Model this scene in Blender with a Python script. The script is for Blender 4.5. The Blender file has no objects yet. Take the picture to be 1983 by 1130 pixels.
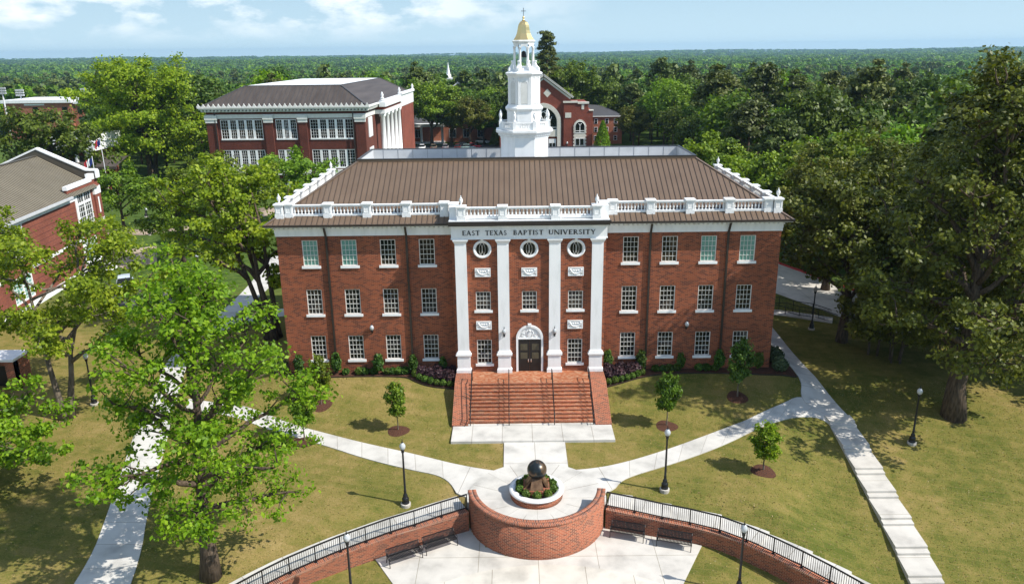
import bpy, math, random
import numpy as np
from mathutils import Matrix, Vector
R = math.radians
sc = bpy.context.scene
COL = sc.collection
random.seed(7)

# ------------------------------------------------------------------ camera
cp, cyaw, croll = 0.302954862, -0.0015560, -0.0122252
fv = Vector((math.sin(cyaw)*math.cos(cp), math.cos(cyaw)*math.cos(cp), -math.sin(cp)))
rv = Vector((math.cos(cyaw), -math.sin(cyaw), 0)); uv_ = rv.cross(fv)
c_, s_ = math.cos(croll), math.sin(croll)
rr = rv*c_ + uv_*s_; uu = uv_*c_ - rv*s_
cam_d = bpy.data.cameras.new('camera'); cam = bpy.data.objects.new('camera', cam_d); COL.objects.link(cam)
CAMLOC = Vector((-1.2543, -58.2257, 25.3544))
m = Matrix((rr, uu, -fv)).transposed().to_4x4(); m.translation = CAMLOC
cam.matrix_world = m
cam_d.sensor_width = 36; cam_d.lens = 36*1496.316/1983; cam_d.clip_end = 30000; cam_d.clip_start = 0.5
sc.camera = cam

# ------------------------------------------------------------------ light
SUN_EL = R(46); SUN_DIR = Vector((math.cos(SUN_EL)*0.946, -math.cos(SUN_EL)*0.325, math.sin(SUN_EL))).normalized()
sun_d = bpy.data.lights.new('sun', 'SUN'); sun_d.energy = 4.6; sun_d.angle = R(0.53); sun_d.color = (1.0, .95, .87)
sun = bpy.data.objects.new('sun', sun_d); COL.objects.link(sun)
sun.rotation_euler = SUN_DIR.to_track_quat('Z', 'Y').to_euler(); sun.location = (40, -30, 60)
sc.view_settings.view_transform = 'Standard'; sc.view_settings.look = 'None'
sc.view_settings.exposure = 0.55; sc.view_settings.gamma = 1
w = bpy.data.worlds.new('World'); sc.world = w; w.use_nodes = True
wn = w.node_tree.nodes; wl = w.node_tree.links; wn.clear()
wo = wn.new('ShaderNodeOutputWorld'); bg = wn.new('ShaderNodeBackground'); bg.inputs[1].default_value = 0.135
sky = wn.new('ShaderNodeTexSky'); sky.sky_type = 'NISHITA'; sky.sun_disc = False
sky.sun_elevation = SUN_EL; sky.sun_rotation = math.atan2(SUN_DIR.x, SUN_DIR.y)
sky.air_density = 1.0; sky.dust_density = 0.6; sky.ozone_density = 2.5; sky.altitude = 100
tc = wn.new('ShaderNodeTexCoord'); mp = wn.new('ShaderNodeMapping'); mp.inputs['Scale'].default_value = (1, 1, 2.6)
mp.inputs['Location'].default_value = (0.35, 0, 0.1)
n1 = wn.new('ShaderNodeTexNoise'); n1.inputs['Scale'].default_value = 11; n1.inputs['Detail'].default_value = 9; n1.inputs['Roughness'].default_value = 0.58
rp = wn.new('ShaderNodeValToRGB'); rp.color_ramp.elements[0].position = .45; rp.color_ramp.elements[1].position = .60
sep = wn.new('ShaderNodeSeparateXYZ')
mr = wn.new('ShaderNodeMapRange'); mr.inputs[1].default_value = .12; mr.inputs[2].default_value = -.14
mz = wn.new('ShaderNodeMapRange'); mz.inputs[1].default_value = .010; mz.inputs[2].default_value = .042
mu = wn.new('ShaderNodeMath'); mu.operation = 'MULTIPLY'; mu2 = wn.new('ShaderNodeMath'); mu2.operation = 'MULTIPLY'
mix = wn.new('ShaderNodeMixRGB'); mix.inputs[2].default_value = (5.6, 6.0, 6.2, 1)
tint = wn.new('ShaderNodeMixRGB'); tint.blend_type = 'MULTIPLY'; tint.inputs[0].default_value = 1; tint.inputs[2].default_value = (.80, .94, 1.0, 1)
wl.new(tc.outputs['Generated'], mp.inputs[0]); wl.new(mp.outputs[0], n1.inputs['Vector']); wl.new(n1.outputs[0], rp.inputs[0])
wl.new(tc.outputs['Generated'], sep.inputs[0]); wl.new(sep.outputs[0], mr.inputs[0]); wl.new(sep.outputs[2], mz.inputs[0])
wl.new(rp.outputs[0], mu.inputs[0]); wl.new(mr.outputs[0], mu.inputs[1]); wl.new(mu.outputs[0], mu2.inputs[0]); wl.new(mz.outputs[0], mu2.inputs[1])
grd = wn.new('ShaderNodeValToRGB'); grd.color_ramp.elements[0].position = 0; grd.color_ramp.elements[0].color = (3.3/8, 4.4/8, 5.0/8, 1); grd.color_ramp.elements[1].position = .16; grd.color_ramp.elements[1].color = (1.6/8, 2.72/8, 3.8/8, 1)
gm = wn.new('ShaderNodeMixRGB'); gm.blend_type = 'MULTIPLY'; gm.inputs[0].default_value = 1; gm.inputs[2].default_value = (8, 8, 8, 1)
gf = wn.new('ShaderNodeMapRange'); gf.inputs[1].default_value = .12; gf.inputs[2].default_value = .55; gf.inputs[3].default_value = 1; gf.inputs[4].default_value = 0
gx_ = wn.new('ShaderNodeMixRGB')
wl.new(sep.outputs[2], grd.inputs[0]); wl.new(grd.outputs[0], gm.inputs[1]); wl.new(sep.outputs[2], gf.inputs[0]); wl.new(gf.outputs[0], gx_.inputs[0])
wl.new(sky.outputs[0], tint.inputs[1]); wl.new(tint.outputs[0], gx_.inputs[1]); wl.new(gm.outputs[0], gx_.inputs[2]); wl.new(gx_.outputs[0], mix.inputs[1]); wl.new(mu2.outputs[0], mix.inputs[0])
wl.new(mix.outputs[0], bg.inputs[0]); wl.new(bg.outputs[0], wo.inputs[0])
sc.cycles.max_bounces = 6; sc.cycles.diffuse_bounces = 3; sc.cycles.glossy_bounces = 3; sc.cycles.transmission_bounces = 3
sc.cycles.volume_bounces = 0; sc.cycles.transparent_max_bounces = 4

# ------------------------------------------------------------------ materials
def mat(name, col=(.5,.5,.5), rough=.6, metal=0.0, spec=.5):
    m = bpy.data.materials.new(name); m.use_nodes = True
    p = m.node_tree.nodes['Principled BSDF']
    p.inputs['Base Color'].default_value = (*col, 1); p.inputs['Roughness'].default_value = rough
    p.inputs['Metallic'].default_value = metal; p.inputs['Specular IOR Level'].default_value = spec
    return m
def N(m, t, **kw):
    n = m.node_tree.nodes.new(t)
    for k, v in kw.items():
        if k.startswith('i_'): n.inputs[k[2:].replace('_', ' ')].default_value = v
        else: setattr(n, k, v)
    return n
def P(m): return m.node_tree.nodes['Principled BSDF']
def LK(m, a, b): m.node_tree.links.new(a, b)
def ramp(m, stops):
    r = N(m, 'ShaderNodeValToRGB'); cr = r.color_ramp
    while len(cr.elements) < len(stops): cr.elements.new(.5)
    for e, (p_, c) in zip(cr.elements, stops): e.position = p_; e.color = (*c, 1)
    return r
def noise_mat(name, stops, scale=5, detail=5, rough=.8, bump=0.0, spec=.3, coord='Object', metal=0, scl=None, bscale=None):
    m = mat(name, rough=rough, spec=spec, metal=metal)
    t = N(m, 'ShaderNodeTexCoord'); src = t.outputs[coord]
    if scl:
        mp = N(m, 'ShaderNodeMapping'); mp.inputs['Scale'].default_value = scl; LK(m, src, mp.inputs[0]); src = mp.outputs[0]
    n = N(m, 'ShaderNodeTexNoise', i_Scale=scale, i_Detail=detail); LK(m, src, n.inputs['Vector'])
    r = ramp(m, stops); LK(m, n.outputs[0], r.inputs[0]); LK(m, r.outputs[0], P(m).inputs['Base Color'])
    if bump:
        b = N(m, 'ShaderNodeBump', i_Strength=bump, i_Distance=.05)
        if bscale:
            n2 = N(m, 'ShaderNodeTexNoise', i_Scale=bscale, i_Detail=3); LK(m, src, n2.inputs['Vector']); LK(m, n2.outputs[0], b.inputs['Height'])
        else: LK(m, n.outputs[0], b.inputs['Height'])
        LK(m, b.outputs[0], P(m).inputs['Normal'])
    return m
def brick_mat(name, c1, c2, cd, mortar, bw=.215, bh=.075, ms=.011, rot=False, spec=.25, rough=.85):
    m = mat(name, rough=rough, spec=spec)
    u = N(m, 'ShaderNodeUVMap'); src = u.outputs[0]
    if rot:
        mp = N(m, 'ShaderNodeMapping'); mp.inputs['Rotation'].default_value = (0, 0, R(90)); LK(m, src, mp.inputs[0]); src = mp.outputs[0]
    b = N(m, 'ShaderNodeTexBrick', i_Scale=1.0, i_Color1=(*c1, 1), i_Color2=(*c2, 1), i_Mortar=(*mortar, 1))
    b.inputs['Mortar Size'].default_value = ms; b.inputs['Brick Width'].default_value = bw; b.inputs['Row Height'].default_value = bh
    b.inputs['Bias'].default_value = -.1; b.inputs['Mortar Smooth'].default_value = .3
    LK(m, src, b.inputs['Vector'])
    # scattered dark-burnt bricks: a second brick pattern on the same grid
    b2 = N(m, 'ShaderNodeTexBrick', i_Scale=1.0, i_Color1=(0, 0, 0, 1), i_Color2=(1, 1, 1, 1), i_Mortar=(0, 0, 0, 1))
    for k in ('Mortar Size', 'Brick Width', 'Row Height'): b2.inputs[k].default_value = b.inputs[k].default_value
    b2.inputs['Bias'].default_value = -.55
    mpo = N(m, 'ShaderNodeMapping'); mpo.inputs['Location'].default_value = (bw*46, bh*34, 0)
    LK(m, src, mpo.inputs[0]); LK(m, mpo.outputs[0], b2.inputs['Vector'])
    mx = N(m, 'ShaderNodeMixRGB'); mx.inputs[2].default_value = (*cd, 1)
    rb2 = ramp(m, [(.02, (0,0,0)), (.22, (1,1,1))]); LK(m, b2.outputs[0], rb2.inputs[0]); LK(m, rb2.outputs[0], mx.inputs[0]); LK(m, b.outputs[0], mx.inputs[1])
    n = N(m, 'ShaderNodeTexNoise', i_Scale=.35, i_Detail=4); tcx = N(m, 'ShaderNodeTexCoord'); LK(m, tcx.outputs['Object'], n.inputs['Vector'])
    r = ramp(m, [(.3, (.8, .8, .8)), (.7, (1.12, 1.1, 1.08))]); LK(m, n.outputs[0], r.inputs[0])
    mm = N(m, 'ShaderNodeMixRGB', blend_type='MULTIPLY'); mm.inputs[0].default_value = 1
    LK(m, mx.outputs[0], mm.inputs[1]); LK(m, r.outputs[0], mm.inputs[2]); LK(m, mm.outputs[0], P(m).inputs['Base Color'])
    bu = N(m, 'ShaderNodeBump', i_Strength=.35, i_Distance=.01, invert=True); LK(m, b.outputs['Fac'], bu.inputs['Height']); LK(m, bu.outputs[0], P(m).inputs['Normal'])
    return m
M = {}
M['brick'] = brick_mat('hall_brick', (.29,.077,.033), (.225,.059,.027), (.12,.034,.022), (.31,.165,.10), bw=.30, bh=.10, ms=.012)
M['brick_step'] = brick_mat('step_brick', (.31,.080,.038), (.22,.054,.027), (.12,.038,.026), (.42,.25,.16), bw=.27, bh=.09, ms=.012)
M['brick_pave'] = brick_mat('paver_brick', (.36,.108,.042), (.265,.074,.031), (.42,.22,.13), (.38,.2,.115), bw=.22, bh=.11)
M['brick_rim'] = brick_mat('rowlock_brick', (.34,.092,.04), (.22,.055,.028), (.12,.04,.03), (.50,.36,.26), bw=.10, bh=.3, ms=.012)
M['brick_dark'] = brick_mat('old_brick', (.135,.033,.021), (.10,.025,.017), (.07,.022,.018), (.17,.07,.05))
M['brick_red'] = brick_mat('chapel_brick', (.24,.05,.028), (.19,.04,.025), (.12,.03,.02), (.26,.11,.08))
M['brick_orange'] = brick_mat('orange_brick', (.36,.12,.06), (.3,.095,.05), (.22,.07,.04), (.4,.22,.15))
M['brick_groove'] = brick_mat('left_hall_brick', (.225,.058,.034), (.18,.045,.028), (.14,.036,.024), (.27,.12,.085))
M['white'] = noise_mat('white_paint', [(.3, (.70,.71,.70)), (.5, (.79,.795,.79)), (.7, (.83,.83,.82))], scale=1.5, detail=7, rough=.45, spec=.4, scl=(1.6, 1.6, .35))
M['stone'] = noise_mat('cast_stone', [(.3, (.55,.52,.46)), (.7, (.66,.63,.56))], scale=2, rough=.8, bump=.1)
M['cream'] = noise_mat('cream_paint', [(.3, (.66,.65,.6)), (.7, (.75,.74,.7))], scale=2, rough=.6)
M['roof'] = noise_mat('brown_metal', [(.3, (.124,.083,.054)), (.7, (.147,.100,.066))], scale=.6, rough=.42, spec=.45)
M['roof_seam'] = mat('brown_metal_seam', (.07,.047,.032), .5)
M['gutter'] = mat('dark_bronze_gutter', (.03,.022,.018), .4)
M['roof_old'] = noise_mat('dark_brown_roof', [(.3, (.055,.043,.036)), (.7, (.085,.068,.058))], scale=.5, rough=.55, scl=(2.2, .15, 1))
M['roof_tan'] = noise_mat('tan_metal', [(.3, (.19,.165,.12)), (.7, (.235,.205,.15))], scale=.5, rough=.5)
M['roof_tan_seam'] = mat('tan_seam', (.07,.06,.045), .5)
M['slate'] = noise_mat('slate', [(.3, (.05,.05,.055)), (.7, (.085,.085,.09))], scale=4, rough=.7)
M['grey_panel'] = noise_mat('grey_membrane', [(.3, (.42,.43,.44)), (.7, (.5,.51,.52))], scale=1.2, rough=.6)
M['gold'] = mat('gold_leaf', (.74,.56,.26), .36, 1.0)
M['steel'] = mat('grey_steel', (.25,.26,.28), .4, .8)
def glass_mat(name, dark, blind, cut):
    m = mat(name, dark, .05, 0, .35); oi = N(m, 'ShaderNodeObjectInfo'); t = N(m, 'ShaderNodeTexCoord')
    va = N(m, 'ShaderNodeVectorMath', operation='ADD'); vs_ = N(m, 'ShaderNodeVectorMath', operation='SCALE'); vs_.inputs['Scale'].default_value = 37.0
    cmb = N(m, 'ShaderNodeCombineXYZ'); LK(m, oi.outputs['Random'], cmb.inputs[0]); LK(m, oi.outputs['Random'], cmb.inputs[2]); LK(m, cmb.outputs[0], vs_.inputs[0]); LK(m, vs_.outputs[0], va.inputs[0]); LK(m, t.outputs['Object'], va.inputs[1])
    n = N(m, 'ShaderNodeTexNoise', i_Scale=1.1, i_Detail=3); LK(m, va.outputs[0], n.inputs['Vector']); r = ramp(m, [(cut, dark), (cut+.12, blind)]); LK(m, n.outputs[0], r.inputs[0]); LK(m, r.outputs[0], P(m).inputs['Base Color'])
    n2 = N(m, 'ShaderNodeTexNoise', i_Scale=2.5, i_Detail=1); LK(m, va.outputs[0], n2.inputs['Vector']); b = N(m, 'ShaderNodeBump', i_Strength=.12, i_Distance=.05); LK(m, n2.outputs[0], b.inputs['Height']); LK(m, b.outputs[0], P(m).inputs['Normal'])
    return m
M['glass'] = glass_mat('window_glass', (.008,.009,.009), (.03,.033,.03), .54)
M['teal'] = noise_mat('teal_blind_glass', [(.3, (.12,.27,.23)), (.7, (.17,.35,.3))], scale=1.3, rough=.12, spec=.8)
M['dim'] = glass_mat('dim_blind_glass', (.010,.010,.009), (.065,.048,.032), .50)
M['door'] = mat('dark_door', (.010,.008,.007), .5)
M['door_panel'] = mat('door_panel', (.075,.065,.038), .4)
M['chrome'] = mat('chrome', (.7,.7,.7), .2, 1)
M['black'] = mat('black_paint', (.012,.012,.013), .35, .2)
M['acorn'] = mat('acorn_glass', (.42,.44,.45), .12, 0, .8)
M['letter'] = mat('letter_dark', (.012,.012,.016), .4)
M['bark'] = noise_mat('bark', [(.3, (.035,.024,.016)), (.7, (.13,.095,.065))], scale=9, rough=.9, bump=.9, scl=(1, 1, .18), bscale=14)
M['bark_pale'] = noise_mat('grey_bark', [(.3, (.07,.055,.04)), (.7, (.2,.165,.125))], scale=9, rough=.9, bump=.8, scl=(1, 1, .2), bscale=14)  # paler, greyer bark colour
M['mulch'] = noise_mat('mulch', [(.3, (.03,.013,.008)), (.7, (.12,.05,.028))], scale=18, rough=.95, bump=1, detail=6)
M['bronze_globe'] = noise_mat('dark_bronze', [(.40, (.018,.024,.027)), (.5, (.03,.038,.04)), (.56, (.13,.085,.05)), (.7, (.075,.05,.033))], scale=1.6, rough=.34, metal=.6, spec=.6)
M['bronze'] = noise_mat('brown_bronze', [(.3, (.10,.055,.03)), (.7, (.24,.14,.075))], scale=4, rough=.45, metal=.4)
M['red_curb'] = mat('red_curb_paint', (.33,.02,.018), .6)
M['asphalt'] = noise_mat('asphalt', [(.3, (.05,.05,.05)), (.7, (.085,.083,.08))], scale=3, rough=.9)
M['rubber'] = mat('rubber', (.01,.01,.01), .8)

def concrete(name, base, joint, bw, bh):
    m = mat(name, rough=.85, spec=.2)
    t = N(m, 'ShaderNodeTexCoord'); n = N(m, 'ShaderNodeTexNoise', i_Scale=.7, i_Detail=8); LK(m, t.outputs['Object'], n.inputs['Vector'])
    r = ramp(m, [(.28, tuple(c*.66 for c in base)), (.46, tuple(c*.90 for c in base)), (.60, base), (.78, tuple(c*.80 for c in base))]); LK(m, n.outputs[0], r.inputs[0])
    u = N(m, 'ShaderNodeUVMap'); b = N(m, 'ShaderNodeTexBrick', i_Scale=1.0, offset=0.0); LK(m, u.outputs[0], b.inputs['Vector'])
    b.inputs['Color1'].default_value = (1, 1, 1, 1); b.inputs['Color2'].default_value = (.93, .93, .92, 1); b.inputs['Mortar'].default_value = (*joint, 1)
    b.inputs['Mortar Size'].default_value = .022; b.inputs['Brick Width'].default_value = bw; b.inputs['Row Height'].default_value = bh
    mm = N(m, 'ShaderNodeMixRGB', blend_type='MULTIPLY'); mm.inputs[0].default_value = 1
    LK(m, r.outputs[0], mm.inputs[1]); LK(m, b.outputs[0], mm.inputs[2])
    LK(m, mm.outputs[0], P(m).inputs['Base Color']); return m
M['conc'] = concrete('concrete', (.56,.54,.5), (.55,.52,.48), 50, 2.1)
M['conc_pad'] = concrete('concrete_pad', (.56,.54,.5), (.55,.52,.48), 2.15, 2.4)
M['conc_plain'] = concrete('concrete_plain', (.56,.53,.48), (.6,.58,.52), 3.4, 3.4)
M['tan_conc'] = concrete('tan_concrete', (.42,.33,.25), (.6,.58,.52), 2.4, 2.4)

def lawn_mat():
    m = mat('lawn', rough=1.0, spec=.05)
    g = N(m, 'ShaderNodeNewGeometry'); pos = g.outputs['Position']
    def noise(s, d=4, sc=None, rot=0):
        src = pos
        if sc or rot:
            mp = N(m, 'ShaderNodeMapping'); mp.inputs['Rotation'].default_value = (0, 0, R(rot)); mp.inputs['Scale'].default_value = sc or (1, 1, 1)
            LK(m, pos, mp.inputs[0]); src = mp.outputs[0]
        n = N(m, 'ShaderNodeTexNoise', i_Scale=s, i_Detail=d, i_Roughness=.6); LK(m, src, n.inputs['Vector']); return n.outputs[0]
    # sod rolls: a distorted brick pattern
    nz = N(m, 'ShaderNodeTexNoise', i_Scale=2.2, i_Detail=3); LK(m, pos, nz.inputs['Vector'])
    vm = N(m, 'ShaderNodeVectorMath', operation='MULTIPLY_ADD'); vm.inputs[1].default_value = (.22, .22, 0)
    LK(m, nz.outputs['Color'], vm.inputs[0]); LK(m, pos, vm.inputs[2])
    mp = N(m, 'ShaderNodeMapping'); mp.inputs['Rotation'].default_value = (0, 0, R(14)); LK(m, vm.outputs[0], mp.inputs[0])
    b = N(m, 'ShaderNodeTexBrick', i_Scale=1.0); LK(m, mp.outputs[0], b.inputs['Vector'])
    b.inputs['Color1'].default_value = (0, 0, 0, 1); b.inputs['Color2'].default_value = (1, 1, 1, 1); b.inputs['Mortar'].default_value = (.5, .5, .5, 1)
    b.inputs['Mortar Size'].default_value = .03; b.inputs['Brick Width'].default_value = 1.9; b.inputs['Row Height'].default_value = .62; b.inputs['Mortar Smooth'].default_value = .8
    big = noise(.13, 3); mid = noise(1.1, 6); fine = noise(16, 3, (1, 1.0, 1)); str_ = noise(6, 5, (.6, 1.5, 1), 24)
    def math_(op, a, b_):
        n = N(m, 'ShaderNodeMath', operation=op)
        for i, v in enumerate((a, b_)):
            if isinstance(v, (int, float)): n.inputs[i].default_value = v
            else: LK(m, v, n.inputs[i])
        return n.outputs[0]
    v = math_('ADD', math_('MULTIPLY', b.outputs[0], .10), math_('MULTIPLY', big, .66))
    v = math_('ADD', v, math_('MULTIPLY', mid, .50)); v = math_('ADD', v, math_('MULTIPLY', str_, .22))
    v = math_('ADD', v, math_('MULTIPLY', fine, .66))
    rx_ = N(m, 'ShaderNodeMapRange'); rx_.inputs[1].default_value = -4; rx_.inputs[2].default_value = 24; rx_.inputs[4].default_value = .07
    sx3 = N(m, 'ShaderNodeSeparateXYZ'); LK(m, pos, sx3.inputs[0]); LK(m, sx3.outputs[0], rx_.inputs[0]); v = math_('MULTIPLY', math_('ADD', v, rx_.outputs[0]), .575)
    r = ramp(m, [(.45, (.32,.235,.10)), (.55, (.235,.178,.062)), (.635, (.165,.148,.038)), (.74, (.085,.10,.02))]); LK(m, v, r.inputs[0])
    # straw coloured seams between the sod rolls
    sm_ = N(m, 'ShaderNodeMixRGB'); sm_.inputs[2].default_value = (.24,.165,.06, 1)
    seam = math_('MULTIPLY', b.outputs['Fac'], math_('MULTIPLY', mid, .8)); LK(m, seam, sm_.inputs[0]); LK(m, r.outputs[0], sm_.inputs[1])
    # campus turf further off is plain green
    sp = N(m, 'ShaderNodeSeparateXYZ'); LK(m, pos, sp.inputs[0])
    far = N(m, 'ShaderNodeMapRange'); far.inputs[1].default_value = 12; far.inputs[2].default_value = 30; LK(m, sp.outputs[1], far.inputs[0])
    gr = ramp(m, [(.35, (.04,.075,.015)), (.7, (.10,.145,.03))]); LK(m, mid, gr.inputs[0])
    mx = N(m, 'ShaderNodeMixRGB'); LK(m, far.outputs[0], mx.inputs[0]); LK(m, sm_.outputs[0], mx.inputs[1]); LK(m, gr.outputs[0], mx.inputs[2])
    # beyond the town: continuous woodland floor
    vf = N(m, 'ShaderNodeMapRange'); vf.inputs[1].default_value = 230; vf.inputs[2].default_value = 330; LK(m, sp.outputs[1], vf.inputs[0])
    cn = noise(.03, 6); cr = ramp(m, [(.35, (.012,.024,.008)), (.65, (.03,.055,.014))]); LK(m, cn, cr.inputs[0])
    mx2 = N(m, 'ShaderNodeMixRGB'); LK(m, vf.outputs[0], mx2.inputs[0]); LK(m, mx.outputs[0], mx2.inputs[1]); LK(m, cr.outputs[0], mx2.inputs[2])
    LK(m, mx2.outputs[0], P(m).inputs['Base Color'])
    bu = N(m, 'ShaderNodeBump', i_Strength=.7, i_Distance=.06); LK(m, fine, bu.inputs['Height']); LK(m, bu.outputs[0], P(m).inputs['Normal'])
    return m
M['lawn'] = lawn_mat()

def leaf_mat(name, dark, mid, light, trans=.35, hue=.05):
    m = bpy.data.materials.new(name); m.use_nodes = True; nt = m.node_tree; nt.nodes.clear()
    out = N(m, 'ShaderNodeOutputMaterial'); d = N(m, 'ShaderNodeBsdfPrincipled'); d.inputs['Roughness'].default_value = .5; d.inputs['Specular IOR Level'].default_value = .25
    t = N(m, 'ShaderNodeBsdfTranslucent'); mx = N(m, 'ShaderNodeMixShader'); mx.inputs[0].default_value = trans
    g = N(m, 'ShaderNodeNewGeometry'); oi = N(m, 'ShaderNodeObjectInfo'); tcx = N(m, 'ShaderNodeTexCoord')
    n = N(m, 'ShaderNodeTexNoise', i_Scale=.55, i_Detail=2); LK(m, tcx.outputs['Object'], n.inputs['Vector'])
    a = N(m, 'ShaderNodeMath', operation='MULTIPLY_ADD'); a.inputs[1].default_value = .55; LK(m, g.outputs['Random Per Island'], a.inputs[0]); LK(m, n.outputs[0], a.inputs[2])
    r = ramp(m, [(.35, dark), (.75, mid), (1.0, light)]); LK(m, a.outputs[0], r.inputs[0])
    hs = N(m, 'ShaderNodeHueSaturation')
    h = N(m, 'ShaderNodeMapRange'); h.inputs[3].default_value = .5-hue*.5; h.inputs[4].default_value = .5+hue*.35; LK(m, oi.outputs['Random'], h.inputs[0]); LK(m, h.outputs[0], hs.inputs['Hue'])
    vv = N(m, 'ShaderNodeMapRange'); vv.inputs[3].default_value = 1-hue*5; vv.inputs[4].default_value = 1+hue*6
    rnd2 = N(m, 'ShaderNodeMath', operation='FRACT'); ml = N(m, 'ShaderNodeMath', operation='MULTIPLY'); ml.inputs[1].default_value = 7.31
    LK(m, oi.outputs['Random'], ml.inputs[0]); LK(m, ml.outputs[0], rnd2.inputs[0]); LK(m, rnd2.outputs[0], vv.inputs[0]); LK(m, vv.outputs[0], hs.inputs['Value'])
    LK(m, r.outputs[0], hs.inputs['Color']); LK(m, hs.outputs[0], d.inputs['Base Color'])
    tm = N(m, 'ShaderNodeMixRGB', blend_type='MULTIPLY'); tm.inputs[0].default_value = 1; tm.inputs[2].default_value = (1.25, 1.3, .5, 1); LK(m, hs.outputs[0], tm.inputs[1]); LK(m, tm.outputs[0], t.inputs[0])
    LK(m, d.outputs[0], mx.inputs[1]); LK(m, t.outputs[0], mx.inputs[2]); LK(m, mx.outputs[0], out.inputs[0])
    return m
M['leaf_bright'] = leaf_mat('leaf_bright', (.055,.12,.005), (.145,.27,.009), (.24,.365,.018), .4, 0)
M['leaf_yellow'] = leaf_mat('leaf_yellow', (.07,.12,.006), (.17,.26,.010), (.28,.36,.022), .4, .02)
M['leaf_mid'] = leaf_mat('leaf_mid', (.04,.08,.007), (.10,.18,.010), (.175,.265,.018), .3, .05)
M['leaf_dark'] = leaf_mat('leaf_dark', (.028,.05,.006), (.068,.115,.011), (.115,.17,.018), .25, .05)
M['leaf_olive'] = leaf_mat('leaf_olive', (.036,.045,.006), (.092,.108,.011), (.17,.178,.026), .25, .03)
M['leaf_pine'] = leaf_mat('leaf_pine', (.034,.05,.009), (.068,.092,.015), (.115,.14,.028), .15, .04)
M['leaf_shrub'] = leaf_mat('leaf_shrub', (.022,.05,.008), (.052,.11,.014), (.105,.175,.025), .25, .05)
M['leaf_box'] = leaf_mat('leaf_box', (.03,.06,.008), (.075,.14,.018), (.13,.2,.03), .25, .03)
M['leaf_purple'] = leaf_mat('leaf_purple', (.018,.010,.013), (.045,.022,.028), (.08,.042,.045), .15, .02)
M['leaf_grey'] = leaf_mat('leaf_grey', (.03,.05,.02), (.075,.11,.05), (.13,.17,.09), .25, .03)
M['blossom'] = mat('white_blossom', (.7,.68,.6), .7)

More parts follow.
